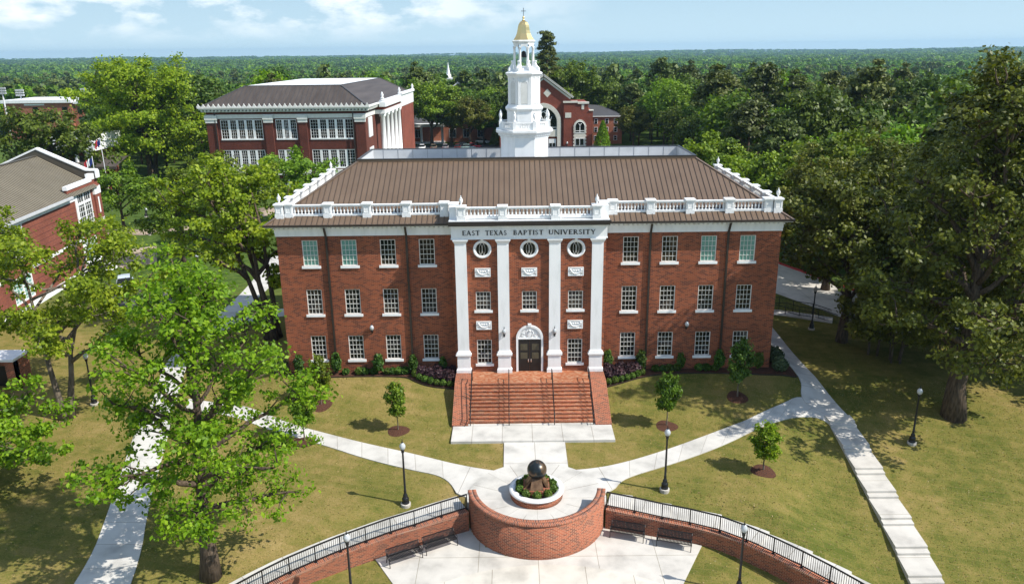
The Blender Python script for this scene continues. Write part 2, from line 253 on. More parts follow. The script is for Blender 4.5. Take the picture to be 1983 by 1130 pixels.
# ------------------------------------------------------------------ geometry helpers
OFF = {}
class MB:
    def __init__(s): s.v = []; s.f = []; s.uv = {}; s.sm = set(); s.xf = None
    def add(s, vs, fs, smooth=False, uvs=None):
        o = len(s.v)
        if s.xf: vs = [s.xf(*v) for v in vs]
        s.v += [tuple(map(float, v)) for v in vs]
        for i, f in enumerate(fs):
            k = len(s.f); s.f.append([o+j for j in f])
            if smooth: s.sm.add(k)
            if uvs and uvs[i] is not None: s.uv[k] = uvs[i]
        return s
    def box(s, x0, x1, y0, y1, z0, z1):
        return s.add([(x0,y0,z0),(x1,y0,z0),(x1,y1,z0),(x0,y1,z0),(x0,y0,z1),(x1,y0,z1),(x1,y1,z1),(x0,y1,z1)],
                     [(3,2,1,0),(4,5,6,7),(0,1,5,4),(1,2,6,5),(2,3,7,6),(3,0,4,7)])
    def frus(s, x0, x1, y0, y1, z0, z1, gx, gy):     # box whose top is larger by gx, gy each side
        return s.add([(x0,y0,z0),(x1,y0,z0),(x1,y1,z0),(x0,y1,z0),(x0-gx,y0-gy,z1),(x1+gx,y0-gy,z1),(x1+gx,y1+gy,z1),(x0-gx,y1+gy,z1)],
                     [(3,2,1,0),(4,5,6,7),(0,1,5,4),(1,2,6,5),(2,3,7,6),(3,0,4,7)])
    def bar(s, a, b, w_, h, up=(0, 0, 1)):           # rectangular bar from a to b
        a = Vector(a); b = Vector(b); d = (b-a).normalized(); r = d.cross(Vector(up))
        if r.length < 1e-4: r = d.cross(Vector((1, 0, 0)))
        r.normalize(); u = r.cross(d); P_ = []
        for q in (a, b):
            for i, j in ((-1,-1),(1,-1),(1,1),(-1,1)): P_.append(q+r*(i*w_/2)+u*(j*h/2))
        return s.add(P_, [(3,2,1,0),(4,5,6,7),(0,1,5,4),(1,2,6,5),(2,3,7,6),(3,0,4,7)])
    def prism(s, poly, z0, z1):
        n = len(poly); vs = [(x,y,z0) for x,y in poly]+[(x,y,z1) for x,y in poly]
        return s.add(vs, [list(range(n))[::-1], list(range(n, 2*n))]+[(i,(i+1)%n,n+(i+1)%n,n+i) for i in range(n)])
    def extr(s, poly, y0, y1):                        # polygon in (x,z) extruded along y
        n = len(poly); vs = [(x,y0,z) for x,z in poly]+[(x,y1,z) for x,z in poly]
        return s.add(vs, [list(range(n)), list(range(n, 2*n))[::-1]]+[((i+1)%n,i,n+i,n+(i+1)%n) for i in range(n)])
    def extrx(s, poly, x0, x1):                       # polygon in (y,z) extruded along x
        n = len(poly); vs = [(x0,y,z) for y,z in poly]+[(x1,y,z) for y,z in poly]
        return s.add(vs, [list(range(n))[::-1], list(range(n, 2*n))]+[(i,(i+1)%n,n+(i+1)%n,n+i) for i in range(n)])
    def lathe(s, cx, cy, prof, n=16, ph=0., smooth=True, cap=True):
        vs = []; fs = []
        for r, z in prof:
            for i in range(n):
                a = ph+2*math.pi*i/n; vs.append((cx+r*math.cos(a), cy+r*math.sin(a), z))
        for k in range(len(prof)-1):
            for i in range(n):
                j = (i+1) % n; fs.append((k*n+i, k*n+j, (k+1)*n+j, (k+1)*n+i))
        s.add(vs, fs, smooth)
        if cap:
            o = len(s.v)-len(vs)
            s.f.append([o+i for i in range(n)][::-1]); s.f.append([o+(len(prof)-1)*n+i for i in range(n)])
        return s
    def tube(s, pts, rad, n=6, smooth=True):
        pts = [Vector(p) for p in pts]; vs = []; fs = []; prev = None
        for k, p in enumerate(pts):
            d = (pts[min(k+1, len(pts)-1)]-pts[max(k-1, 0)])
            d = d.normalized() if d.length > 1e-6 else Vector((0, 0, 1))
            if prev is None: r = d.orthogonal().normalized()
            else:
                r = prev-d*prev.dot(d); r = r.normalized() if r.length > 1e-5 else d.orthogonal().normalized()
            prev = r; u = d.cross(r); q = rad[k] if hasattr(rad, '__len__') else rad
            for i in range(n):
                a = 2*math.pi*i/n; vs.append(p+r*(q*math.cos(a))+u*(q*math.sin(a)))
        for k in range(len(pts)-1):
            for i in range(n):
                j = (i+1) % n; fs.append((k*n+i, k*n+j, (k+1)*n+j, (k+1)*n+i))
        s.add(vs, fs, smooth); o = len(s.v)-len(vs)
        s.f.append([o+i for i in range(n)][::-1]); s.f.append([o+(len(pts)-1)*n+i for i in range(n)])
        return s
    def mesh(s, name, material, off=(0, 0, 0)):
        me = bpy.data.meshes.new(name)
        vs = [(x-off[0], y-off[1], z-off[2]) for x, y, z in s.v]
        me.from_pydata(vs, [], s.f)
        if material: me.materials.append(material)
        for k in s.sm: me.polygons[k].use_smooth = True
        ul = me.uv_layers.new(name='UVMap'); data = [0.0]*(2*len(me.loops))
        for k, p in enumerate(me.polygons):
            if k in s.uv: co = s.uv[k]
            else:
                n = p.normal
                if abs(n.z) > .72: co = [(s.v[i][0], s.v[i][1]) for i in p.vertices]
                else:
                    t = Vector((-n.y, n.x, 0)); t = t.normalized() if t.length > 1e-6 else Vector((1, 0, 0))
                    co = [(s.v[i][0]*t.x+s.v[i][1]*t.y, s.v[i][2]) for i in p.vertices]
            for li, c in zip(p.loop_indices, co): data[2*li] = c[0]; data[2*li+1] = c[1]
        ul.data.foreach_set('uv', data)
        me.update(); return me
    def build(s, name, material, parent=None):
        off = OFF.get(parent.name, (0, 0, 0)) if parent else (0, 0, 0)
        o = bpy.data.objects.new(name, s.mesh(name, material, off)); COL.objects.link(o)
        if parent: o.parent = parent; OFF[o.name] = off
        return o
def tag(o, label, cat, group=None, kind=None):
    if label: o['label'] = label
    if cat: o['category'] = cat
    if group: o['group'] = group
    if kind: o['kind'] = kind
    return o
def thing(name, label, cat, loc=(0, 0, 0), rotz=0, group=None, local=False):
    o = bpy.data.objects.new(name, None); COL.objects.link(o); o.location = loc; o.rotation_euler = (0, 0, rotz); o.empty_display_size = .3
    OFF[o.name] = (0, 0, 0) if local else tuple(loc)
    return tag(o, label, cat, group)
def structure(name, mb, material):
    o = mb.build(name, material); o['kind'] = 'structure'; return o
def link_copy(o, parent):
    c = o.copy(); COL.objects.link(c); c.parent = parent
    for ch in o.children: link_copy(ch, c)
    return c
def dup(root, loc, rotz=0, label=None, group=None, scale=None):
    r = root.copy(); COL.objects.link(r); r.location = loc; r.rotation_euler = (0, 0, rotz)
    if label: r['label'] = label
    if group: r['group'] = group
    if scale: r.scale = (scale,)*3 if isinstance(scale, (int, float)) else scale
    for ch in root.children: link_copy(ch, r)
    return r
def place_part(me, name, loc, parent, rotz=0):       # a part from a shared mesh, at a world place under a world-coordinate thing
    o = bpy.data.objects.new(name, me); COL.objects.link(o); o.parent = parent
    off = OFF.get(parent.name, (0, 0, 0)); o.location = (loc[0]-off[0], loc[1]-off[1], loc[2]-off[2]); o.rotation_euler = (0, 0, rotz)
    OFF[o.name] = (0, 0, 0); return o

# ------------------------------------------------------------------ terrain
def sm(v, a, b):
    t = np.clip((v-a)/(b-a), 0, 1); return t*t*(3-2*t)
FARY = [95, 200, 270, 340, 600, 1500, 3500, 9000]; FARZ = [-2, -2.6, -7, -12, -18, -23, -22, -20]
def T(x, y):
    x = np.asarray(x, float); y = np.asarray(y, float)
    zc = np.interp(y, [-60,-17,-12,-8,-6.8,-1,0.6,14,30,60]+FARY, [-5.0,-1.15,-1.1,-.92,-.88,.35,.42,-.3,-.5,-1.2]+FARZ)
    zr = np.interp(y, [-60,-7.2,-5.5,0,12,30,60]+FARY, [-7.75,-1.28,-1.0,-.5,-.5,-.6,-1.2]+FARZ)
    zl = np.interp(y, [-60,-17,-7,0,12,30,60]+FARY, [-3.4,-1.25,-.8,-.4,-.3,-.5,-1.2]+FARZ)
    k = np.clip((-8-y)/8, 0, 1)
    e_ = np.clip((-2-y)/4, 0, 1); wr = sm(x, 19.8-2.8*e_-3.5*k, 24-3.2*e_-1.2*k); wl_ = sm(-x, 19.8-6*k, 24-2*k)
    z = zc*(1-wr-wl_)+zr*wr+zl*wl_
    z = z - 9*sm(x, 55, 190)*sm(y, -20, 60)*(1-sm(y, 300, 700))
    far = sm(y, 700, 4500)
    hills = 5*np.sin(x*.0011+y*.0007+1.0)+4*np.sin(x*.0023-y*.0013+.4)+2*np.sin(x*.0057+y*.0031)
    return z+far*hills
LW = [(-4.17,-17.64),(-5.65,-18.33),(-7.16,-19.13),(-8.47,-19.74),(-9.77,-20.49),(-11.06,-21.25),(-12.26,-22.06),(-13.45,-22.92),(-14.58,-23.92),(-15.65,-25.0),(-16.6,-26.2)]
RW = [(4.22,-17.57),(5.84,-18.04),(7.39,-18.56),(8.95,-19.0),(10.55,-19.61),(11.86,-20.44),(13.07,-21.42),(14.26,-22.52),(15.35,-23.64),(16.4,-24.85),(17.3,-26.1)]
LWZ = [-1.1-.06*i for i in range(11)]; RWZ = [-1.1-.1*i for i in range(11)]
RC = (0.03, -16.55)                                    # centre of the rotunda
front_arc = [(RC[0]+4.1*math.cos(R(a)), RC[1]+4.1*math.sin(R(a))) for a in range(195, 346, 10)]
BND = [(-19.6,-33)]+LW[::-1]+front_arc+RW+[(20.3,-33)]
def low_dist(x, y):
    """signed distance to the plaza boundary: negative inside (the low side)"""
    B = np.array(BND); x = np.asarray(x, float); y = np.asarray(y, float); d = np.full(x.shape, 1e9); ins = np.zeros(x.shape, bool)
    n = len(B)
    for i in range(n):
        a = B[i]; b = B[(i+1) % n]
        if i < n-1:
            ab = b-a; t = np.clip(((x-a[0])*ab[0]+(y-a[1])*ab[1])/(ab@ab), 0, 1)
            d = np.minimum(d, np.hypot(x-a[0]-t*ab[0], y-a[1]-t*ab[1]))
        c = ((a[1] > y) != (b[1] > y)); xi = (b[0]-a[0])*(y-a[1])/((b[1]-a[1]) if abs(b[1]-a[1]) > 1e-9 else 1e-9)+a[0]
        ins ^= c & (x < xi)
    ins |= (y < -33) & (x > -19.6) & (x < 20.3)
    return np.where(ins, -d, d)
def Tlow(x, y):
    return -2.43-.11*np.clip(x-9.6, 0, None)+0.01*np.clip(-9.6-x, 0, None)-.03*np.clip(-23-y, 0, None)
def TG(x, y):
    d = low_dist(x, y); k = sm(d, 0.0, 1.0); z = T(x, y)
    wx = [p[0] for p in LW[::-1]]+[p[0] for p in RW]; zw = np.interp(x, wx, LWZ[::-1]+RWZ)-.10
    wt = (1-sm(d, 1.8, 3.4))*sm(np.abs(x), 4.0, 5.5); z = z*(1-wt)+np.minimum(z, zw)*wt
    return Tlow(x, y)*(1-k)+z*k
def grow(a, b, step, ratio, end):
    out = list(np.arange(a, b, step)); s = step; v = out[-1]
    while v < end: s *= ratio; v += s; out.append(v)
    return out
gx = grow(0, 46, .4, 1.13, 9000); gx = np.array([-v for v in gx[:0:-1]]+gx)
gy0 = grow(0, 34, .4, 1.25, 200); gy1 = grow(0, 46, .5, 1.09, 9200)
gy = np.array([-v for v in gy0[:0:-1]]+gy1)
GX, GY = np.meshgrid(gx, gy); Z = TG(GX.ravel(), GY.ravel())
nx, ny = len(gx), len(gy)
V = np.stack([GX.ravel(), GY.ravel(), Z], 1)
I = np.arange(nx*ny).reshape(ny, nx); Q = np.stack([I[:-1,:-1], I[:-1,1:], I[1:,1:], I[1:,:-1]], -1).reshape(-1, 4)
def fast_mesh(name, V, Q, mats, smooth=False, mi=None):
    me = bpy.data.meshes.new(name); k = Q.shape[1]
    me.vertices.add(len(V)); me.vertices.foreach_set('co', np.ascontiguousarray(V, np.float32).ravel())
    me.loops.add(Q.size); me.loops.foreach_set('vertex_index', np.ascontiguousarray(Q, np.int32).ravel())
    me.polygons.add(len(Q)); me.polygons.foreach_set('loop_start', np.arange(0, Q.size, k, dtype=np.int32))
    me.polygons.foreach_set('loop_total', np.full(len(Q), k, np.int32))
    if smooth: me.polygons.foreach_set('use_smooth', np.ones(len(Q), bool))
    for m_ in mats: me.materials.append(m_)
    if mi is not None: me.polygons.foreach_set('material_index', np.asarray(mi, np.int32))
    me.update(); me.validate(); return me
go = bpy.data.objects.new('ground', fast_mesh('ground', V, Q, [M['lawn']], True)); COL.objects.link(go); go['kind'] = 'structure'
def tz(x, y): return float(T(np.array([x]), np.array([y]))[0])
def tg(x, y): return float(TG(np.array([x]), np.array([y]))[0])

# ------------------------------------------------------------------ paths
def resample(pts, step):
    pts = [np.array(p, float) for p in pts]; out = [pts[0]]
    for a, b in zip(pts[:-1], pts[1:]):
        n = max(1, int(np.linalg.norm(b-a)/step))
        for i in range(1, n+1): out.append(a+(b-a)*i/n)
    return np.array(out)
def smooth_line(pts, it=2):
    pts = [np.array(p, float) for p in pts]
    for _ in range(it):
        q = [pts[0]]
        for a, b in zip(pts[:-1], pts[1:]): q += [a*.75+b*.25, a*.25+b*.75]
        q.append(pts[-1]); pts = q
    return pts
def even(pts, n):
    pts = np.array(pts); d = np.r_[0, np.cumsum(np.linalg.norm(np.diff(pts, axis=0), axis=1))]; t = np.linspace(0, d[-1], n)
    return np.stack([np.interp(t, d, pts[:,0]), np.interp(t, d, pts[:,1])], 1), d[-1]
EXCL = []
def path_strip(name, Lp, Rp_, material, lift=.05, zf=None, across=4, step=.45):
    Lp = smooth_line(Lp); Rp_ = smooth_line(Rp_)
    _, la = even(Lp, 2); _, lb = even(Rp_, 2); n = max(3, int(max(la, lb)/step))
    A, la = even(Lp, n); B, lb = even(Rp_, n); zf = zf or T
    EXCL.append(np.concatenate([A, B[::-1]])); mb = MB(); vs = []; g = []
    for i in range(n):
        row = []
        for j in range(across+1):
            p = A[i]*(1-j/across)+B[i]*j/across; row.append((p[0], p[1], float(zf(np.array([p[0]]), np.array([p[1]]))[0])+lift))
        g.append(row)
    vs = [p for row in g for p in row]; W = across+1; fs = []; uvs = []
    wd = np.linalg.norm(A[0]-B[0]); ll = (la+lb)/2
    for i in range(n-1):
        for j in range(across):
            fs.append((i*W+j, i*W+j+1, (i+1)*W+j+1, (i+1)*W+j))
            uvs.append([(wd*j/across, ll*i/n), (wd*(j+1)/across, ll*i/n), (wd*(j+1)/across, ll*(i+1)/n), (wd*j/across, ll*(i+1)/n)])
    mb.add(vs, fs, False, uvs)
    for j in (0, across):                                   # skirts
        e = [g[i][j] for i in range(n)]; o = [(x, y, z-.3) for x, y, z in e]
        mb.add(e+o, [(i, i+1, n+i+1, n+i) for i in range(n-1)])
    ob = structure(name, mb, material)
    return ob
LPU = [(-2.2,-13.2),(-4.62,-12.49),(-8.26,-10.81),(-12.09,-9.28),(-15.99,-7.42),(-18.22,-6.3),(-20.65,-5.02),(-22.55,-3.84),(-26.9,-2.6)]
LPL = [(-3.0,-16.8),(-4.9,-15.9),(-5.12,-15.23),(-5.59,-14.25),(-6.42,-13.48),(-8.01,-12.94),(-11.73,-11.25),(-14.15,-9.84),(-18.83,-7.49),(-22.5,-5.43),(-26.5,-4.16)]
path_strip('left_curved_path', LPU, LPL, M['conc'], .05)
RPU = [(2.0,-13.2),(4.29,-12.88),(6.28,-12.13),(9.15,-10.72),(12.45,-8.78),(16.01,-6.6),(19.33,-4.6),(20.85,-3.37),(22.6,-3.9),(23.6,-6.85)]
RPL = [(3.2,-16.6),(5.0,-15.45),(5.43,-14.61),(6.36,-13.88),(9.15,-12.53),(13.17,-10.29),(16.41,-7.84),(19.2,-6.2),(20.4,-5.9),(21.2,-5.95),(21.7,-6.3),(21.95,-6.9)]
path_strip('right_curved_path', RPU, RPL, M['conc'], .05)
path_strip('east_side_path', [(22.3,-6.0),(21.6,-5.0),(21.0,-4.2),(21.0,-3.2),(21.62,-1.8),(21.66,0.92),(22.0,10),(22.1,17.0)], [(23.75,-6.2),(23.55,-5.0),(23.41,-2.28),(23.3,4.34),(23.7,10.97),(23.9,17)], M['conc'], .055)
path_strip('west_side_path', [(-24.7,-26.5),(-25.0,-21.5),(-25.9,-18.0),(-28.32,-9.53),(-29.12,-6.56),(-29.64,-2.42),(-31.9,4.64),(-31.9,12),(-31.7,26),(-34.2,47)],
           [(-21.3,-26.5),(-22.2,-21.5),(-23.75,-17.14),(-26.01,-8.89),(-27.19,-4.93),(-29.0,1.7),(-30.1,5.79),(-30.0,12),(-29.1,30),(-31.5,47)], M['conc'], .06)
path_strip('west_cross_path', [(-31.0,14.0),(-27,18.6),(-21,20.6)], [(-30.0,11.9),(-26.4,16.0),(-21,17.9)], M['conc'], .065)
mb = MB(); mb.box(-5.75, 5.8, -9.55, -6.7, -1.3, -.80); structure('entrance_pad', mb, M['conc_pad'])
path_strip('central_path', [(-2.03,-9.5),(-2.03,-13.3)], [(2.27,-9.5),(2.27,-13.3)], M['conc_pad'], .062)
# stepped walk going down the right lawn
mb = MB(); zz = -.93; mb.box(21.93, 23.78, -6.88, -5.9, -1.5, -.932)
stairs = [(-6.9,22.84),(-9.95,22.6),(-12.5,22.4),(-14.85,22.2),(-17.35,22.0),(-19.8,21.75),(-22.0,21.45),(-24.6,21.1),(-27,20.8)]
def slab(xa, ya, xb, yb, z):
    hw = .935; mb.add([(xa-hw,ya,z-.5),(xa+hw,ya,z-.5),(xb+hw,yb,z-.5),(xb-hw,yb,z-.5),(xa-hw,ya,z),(xa+hw,ya,z),(xb+hw,yb,z),(xb-hw,yb,z)],
                      [(0,1,2,3),(7,6,5,4),(4,5,1,0),(5,6,2,1),(6,7,3,2),(7,4,0,3)])
for (ya, xa), (yb, xb) in zip(stairs[:-1], stairs[1:]):
    f = lambda y: xa+(xb-xa)*(y-ya)/(yb-ya)
    slab(xa, ya, f(ya-.42), ya-.42, zz-.15); slab(f(ya-.42), ya-.42, xb, yb, zz-.30); zz -= .30
structure('stepped_path', mb, M['conc_plain'])
# driveway with red kerb, right of the hall
def sheet(name, poly, material, lift, zf=None):
    zf = zf or tz; mb = MB(); n = len(poly)
    P_ = resample(list(poly)+[poly[0]], 1.5)[:-1]; c = P_.mean(0); rings = [1, .75, .5, .25]; vs = []
    for k in rings:
        for p in P_: q = c+(p-c)*k; vs.append((q[0], q[1], zf(q[0], q[1])+lift))
    vs.append((c[0], c[1], zf(c[0], c[1])+lift)); n = len(P_); fs = []
    for k in range(3):
        for i in range(n): fs.append((k*n+i, k*n+(i+1) % n, (k+1)*n+(i+1) % n, (k+1)*n+i))
    for i in range(n): fs.append((3*n+i, 3*n+(i+1) % n, 4*n))
    mb.add(vs, fs); return structure(name, mb, material)
sheet('driveway', [(24,52),(27.5,23.2),(32,13.4),(36.5,8.0),(43,12),(36.0,24.1),(32.2,35.2),(30,52)], M['conc_plain'], .07)
mb = MB(); kp = resample([(30,52),(32.2,35.2),(36.0,24.1),(43,12)], 1)
for a, b in zip(kp[:-1], kp[1:]): mb.bar((a[0]+.1,a[1],tz(*a)+.12), (b[0]+.1,b[1],tz(*b)+.12), .22, .3)
structure('red_kerb', mb, M['red_curb'])
path_strip('drive_sidewalk', [(23.5,17.6),(25.5,17.3),(28,16.0),(30.6,14.5)], [(23.5,15.7),(25.4,15.7),(27.5,14.4),(29.9,12.9)], M['conc'], .09)
sheet('street', [(44,-4),(60,6),(75,-8),(60,-20),(46,-14)], M['asphalt'], .06)
sheet('street_sidewalk', [(40.5,-4),(44,3),(60,12),(60,9.5),(46,1.5),(42.5,-4)], M['conc_plain'], .08)
sheet('brick_plaza', [(-56.5,42),(-56,48),(-52.5,50),(-48,40),(-50,36)], M['tan_conc'], .06)
sheet('west_parking', [(-47,25),(-43.0,28),(-36,21),(-38,15),(-43,18)], M['asphalt'], .05)
sheet('tan_walk', [(-75,60),(-58,58),(-45,66),(-45,69),(-59,62),(-75,64)], M['tan_conc'], .05)
sheet('north_tan_walk', [(-58,80),(-44,72),(-40,90),(-43,91),(-46,77),(-58,84)], M['tan_conc'], .05)
sheet('parking_lot', [(-46,160),(25,160),(25,184),(-46,184)], M['asphalt'], .06)
sheet('north_walk', [(18,150),(45,158),(45,163),(18,157)], M['tan_conc'], .06)
# rotunda floor and plaza
mb = MB(); N_ = 72
RCy = -16.5
ringp = [(0.03+4.32*math.cos(2*math.pi*i/N_), RCy+4.32*math.sin(2*math.pi*i/N_)) for i in range(N_)]
ringp = [(x, y) if y > -16.9 else (0.03+(x-.03)*.89, RCy+(y-RCy)*.89) for x, y in ringp]
vs = [(0.03, RCy, -1.03)]+[(x, y, -1.03) for x, y in ringp]+[(x, y, -2.6) for x, y in ringp]
fs = []; uvs = []
for i in range(N_):
    j = (i+1) % N_; fs.append((0, 1+i, 1+j)); a0 = i/N_*28; a1 = (i+1)/N_*28; uvs.append([(a0, .1), (a0, 1.9), (a1, 1.9)])
    fs.append((1+i, 1+N_+i, 1+N_+j, 1+j)); uvs.append([(a0, .1)]*4)
mb.add(vs, fs, False, uvs); structure('rotunda_pavement', mb, concrete('rotunda_concrete', (.54,.52,.48), (.55,.52,.48), 1.75, 50))
mb = MB(); mb.prism([(-9.5,-20.2),(-4.2,-17.2),(4.2,-17.2),(9.6,-19.55),(7.75,-23.0),(4.2,-29),(-4.4,-29),(-7.85,-22.9)], -2.8, -2.39); structure('plaza', mb, M['conc_plain'])
mb = MB(); mb.lathe(0.4, -33.2, [(12.0,-2.8),(12.0,-2.335)], 120, smooth=False); 
mb.v = [(x, y, z) for x, y, z in mb.v]; structure('plaza_circle', mb, concrete('circle_concrete', (.60,.56,.49), (.55,.52,.48), 2.6, 2.6))

# ------------------------------------------------------------------ retaining walls, walks and railings beside the rotunda
def arc_wall(mb, r0, r1, a0, a1, z0, z1, n=72, uvz=True):
    for i in range(n):
        t0 = R(a0+(a1-a0)*i/n); t1 = R(a0+(a1-a0)*(i+1)/n)
        P_ = lambda r, t, z: (RC[0]+r*math.cos(t), RC[1]+r*math.sin(t), z)
        vs = [P_(r0,t0,z0),P_(r0,t1,z0),P_(r1,t1,z0),P_(r1,t0,z0),P_(r0,t0,z1),P_(r0,t1,z1),P_(r1,t1,z1),P_(r1,t0,z1)]
        u0, u1 = r1*t0, r1*t1
        mb.add(vs, [(4,7,6,5),(7,3,2,6),(5,1,0,4)], True, [[(u0,0),(u0,r1-r0),(u1,r1-r0),(u1,0)],[(u0,z1),(u0,z0),(u1,z0),(u1,z1)],[(u1,z1),(u1,z0),(u0,z0),(u0,z1)]])
        if i == 0: mb.add(vs, [(0,3,7,4)])
        if i == n-1: mb.add(vs, [(2,1,5,6)])
t = thing('rotunda_wall', 'tall half-round brick wall below the globe monument facing the plaza', 'wall', (RC[0], RC[1], -2.4))
mb = MB(); arc_wall(mb, 3.74, 4.17, 187, 353, -2.7, -.20); mb.build('wall_body', M['brick_step'], t)
mb = MB(); arc_wall(mb, 3.70, 3.945, 186.6, 353.4, -.20, -.06); arc_wall(mb, 3.965, 4.21, 186.6, 353.4, -.20, -.06); mb.build('coping', M['brick_rim'], t)
mb = MB(); arc_wall(mb, 3.945, 3.965, 187, 353, -.19, -.075); mb.build('mortar_line', M['stone'], t)

def offset_line(pts, d):
    pts = np.array(pts); out = []
    for i in range(len(pts)):
        t_ = pts[min(i+1, len(pts)-1)]-pts[max(i-1, 0)]; t_ = t_/np.linalg.norm(t_); out.append(pts[i]+np.array([-t_[1], t_[0]])*d)
    return np.array(out)
def side_wall(pts, zs, side, wname, label, rlabel, steps):
    sgn = -1 if side == 'left' else 1                      # positive offset is towards the upper lawn
    pz = np.array([(x, y, z) for (x, y), z in zip(pts, zs)])
    d = np.r_[0, np.cumsum(np.hypot(*np.diff(pz[:, :2], axis=0).T))]; n = 48; tt = np.linspace(0, d[-1], n)
    C_ = np.stack([np.interp(tt, d, pz[:, k]) for k in range(3)], 1)
    front = offset_line(C_[:, :2], -.2*sgn); back = offset_line(C_[:, :2], .2*sgn)
    th = thing(wname, label, 'wall', (pts[4][0], pts[4][1], -2.4))
    def strip(a, b, z0, z1, nm, m_):
        mb = MB()
        for i in range(n-1):
            vs = [(*a[i],z0[i]),(*a[i+1],z0[i+1]),(*b[i+1],z0[i+1]),(*b[i],z0[i]),(*a[i],z1[i]),(*a[i+1],z1[i+1]),(*b[i+1],z1[i+1]),(*b[i],z1[i])]
            u0, u1 = tt[i], tt[i+1]
            mb.add(vs, [(0,1,5,4),(4,5,6,7),(2,3,7,6)], False, [[(u0,z0[i]),(u1,z0[i]),(u1,z1[i]),(u0,z1[i])],[(u0,0),(u1,0),(u1,.28),(u0,.28)],[(u1,z0[i]),(u0,z0[i]),(u0,z1[i]),(u1,z1[i])]])
            if i in (0, n-2): mb.add(vs, [(0,4,7,3),(1,2,6,5)])
        return mb.build(nm, m_, th)
    zt = C_[:, 2]
    strip(front, back, np.full(n, -4.6), zt-.07, 'wall_body', M['brick_step'])
    strip(offset_line(C_[:, :2], -.23*sgn), offset_line(C_[:, :2], .23*sgn), zt-.07, zt+.06, 'coping', M['brick_rim'])
    # walk behind
    a = offset_line(C_[:, :2], .24*sgn); b = offset_line(C_[:, :2], 1.75*sgn); mb = MB()
    if not steps:
        for i in range(n-1):
            z0, z1 = zt[i]+.02, zt[i+1]+.02; vs = [(*a[i],z0),(*a[i+1],z1),(*b[i+1],z1),(*b[i],z0),(*b[i],z0-.6),(*b[i+1],z1-.6),(*a[i],z0-2),(*a[i+1],z1-2)]
            u0, u1 = tt[i], tt[i+1]
            mb.add(vs, [(0,1,2,3),(3,2,5,4),(0,6,7,1)], False, [[(0,u0),(0,u1),(1.5,u1),(1.5,u0)],None,None])
            if i in (0, n-2): mb.add(vs, [(0,3,4,6),(1,7,5,2)])
    else:
        q = np.round((zt+1.1)/.15)*.15-1.1
        for i in range(n-1):
            z0 = q[i]+.03; bb0, bb1 = b[i], b[i+1]
            vs = [(*a[i],z0),(*a[i+1],z0),(*bb1,z0),(*bb0,z0),(*bb0,z0-.8),(*bb1,z0-.8),(*a[i],z0-2),(*a[i+1],z0-2)]; u0, u1 = tt[i], tt[i+1]
            mb.add(vs, [(0,1,2,3),(3,2,5,4),(0,6,7,1),(0,3,4,6),(1,7,5,2)], False, [[(0,u0),(0,u1),(1.5,u1),(1.5,u0)]]+[None]*4)
    structure(side+'_railing_walk', mb, M['conc'])
    # railing
    rt = thing('railing', rlabel, 'railing', (pts[0][0], pts[0][1], zs[0]), group='black railings on the curved brick walls')
    H = 1.02; c3 = offset_line(C_[:, :2], .06*sgn); f = lambda s_: np.array([np.interp(s_, tt, c3[:, 0]), np.interp(s_, tt, c3[:, 1]), np.interp(s_, tt, zt)+.06])
    for k in range(len(pts)):
        p = f(min(d[k], d[-1]-.01)); mb = MB(); mb.box(p[0]-.03, p[0]+.03, p[1]-.03, p[1]+.03, p[2], p[2]+H); mb.box(p[0]-.08, p[0]+.08, p[1]-.08, p[1]+.08, p[2], p[2]+.025); mb.build('post', M['black'], rt)
    for h, nm, s_ in ((H, 'top_rail', .07), (.12, 'bottom_rail', .05)):
        mb = MB()
        for i in range(n-1): mb.bar(f(tt[i])+np.array([0,0,h]), f(tt[i+1])+np.array([0,0,h]), s_, s_)
        mb.build(nm, M['black'], rt)
    for k in range(len(pts)-1):
        mb = MB(); m_ = int((d[k+1]-d[k])/.115)
        for i in range(1, m_):
            p = f(d[k]+(d[k+1]-d[k])*i/m_); mb.box(p[0]-.011, p[0]+.011, p[1]-.011, p[1]+.011, p[2]+.12, p[2]+H)
        mb.build('baluster_panel', M['black'], rt)
side_wall(LW, LWZ, 'left', 'curved_brick_wall', 'low curved brick retaining wall sweeping left from the rotunda behind two benches', 'black metal railing on the sunlit left brick wall', False)
side_wall(RW, RWZ, 'right', 'curved_brick_wall', 'low curved brick retaining wall in shade sweeping right from the rotunda', 'black metal railing on the shaded right brick wall beside stepped walk', True)

# ------------------------------------------------------------------ planter and globe monument
pc = (0.05, -16.12)
t = thing('round_planter', 'round brick planter with broad white coping under the bronze globe', 'planter', (*pc, -1.03))
mb = MB(); n = 64
def ring(mb, cx, cy, r0, r1, z0, z1, n=64):
    for i in range(n):
        t0 = 2*math.pi*i/n; t1 = 2*math.pi*(i+1)/n
        q = lambda r, t_, z: (cx+r*math.cos(t_), cy+r*math.sin(t_), z)
        vs = [q(r0,t0,z0),q(r0,t1,z0),q(r1,t1,z0),q(r1,t0,z0),q(r0,t0,z1),q(r0,t1,z1),q(r1,t1,z1),q(r1,t0,z1)]; u0, u1 = r1*t0, r1*t1
        mb.add(vs, [(4,7,6,5),(7,3,2,6),(5,1,0,4),(0,1,2,3)], True, [[(u0,0),(u0,r1-r0),(u1,r1-r0),(u1,0)],[(u0,z1),(u0,z0),(u1,z0),(u1,z1)],[(u1,z1),(u1,z0),(u0,z0),(u0,z1)],None])
ring(mb, *pc, 1.36, 1.62, -1.1, -.60); mb.build('brick_ring', M['brick_step'], t)
mb = MB(); ring(mb, *pc, 1.30, 1.70, -.60, -.49); mb.build('coping', M['white'], t)
mb = MB(); mb.lathe(*pc, [(1.37,-.9),(1.37,-.66),(.6,-.6)], 40, smooth=False); mb.build('mulch_bed', M['mulch'], t)
t = thing('globe_monument', 'dark bronze globe on four splayed bronze slabs and a square brick plinth', 'monument', (*pc, -.62))
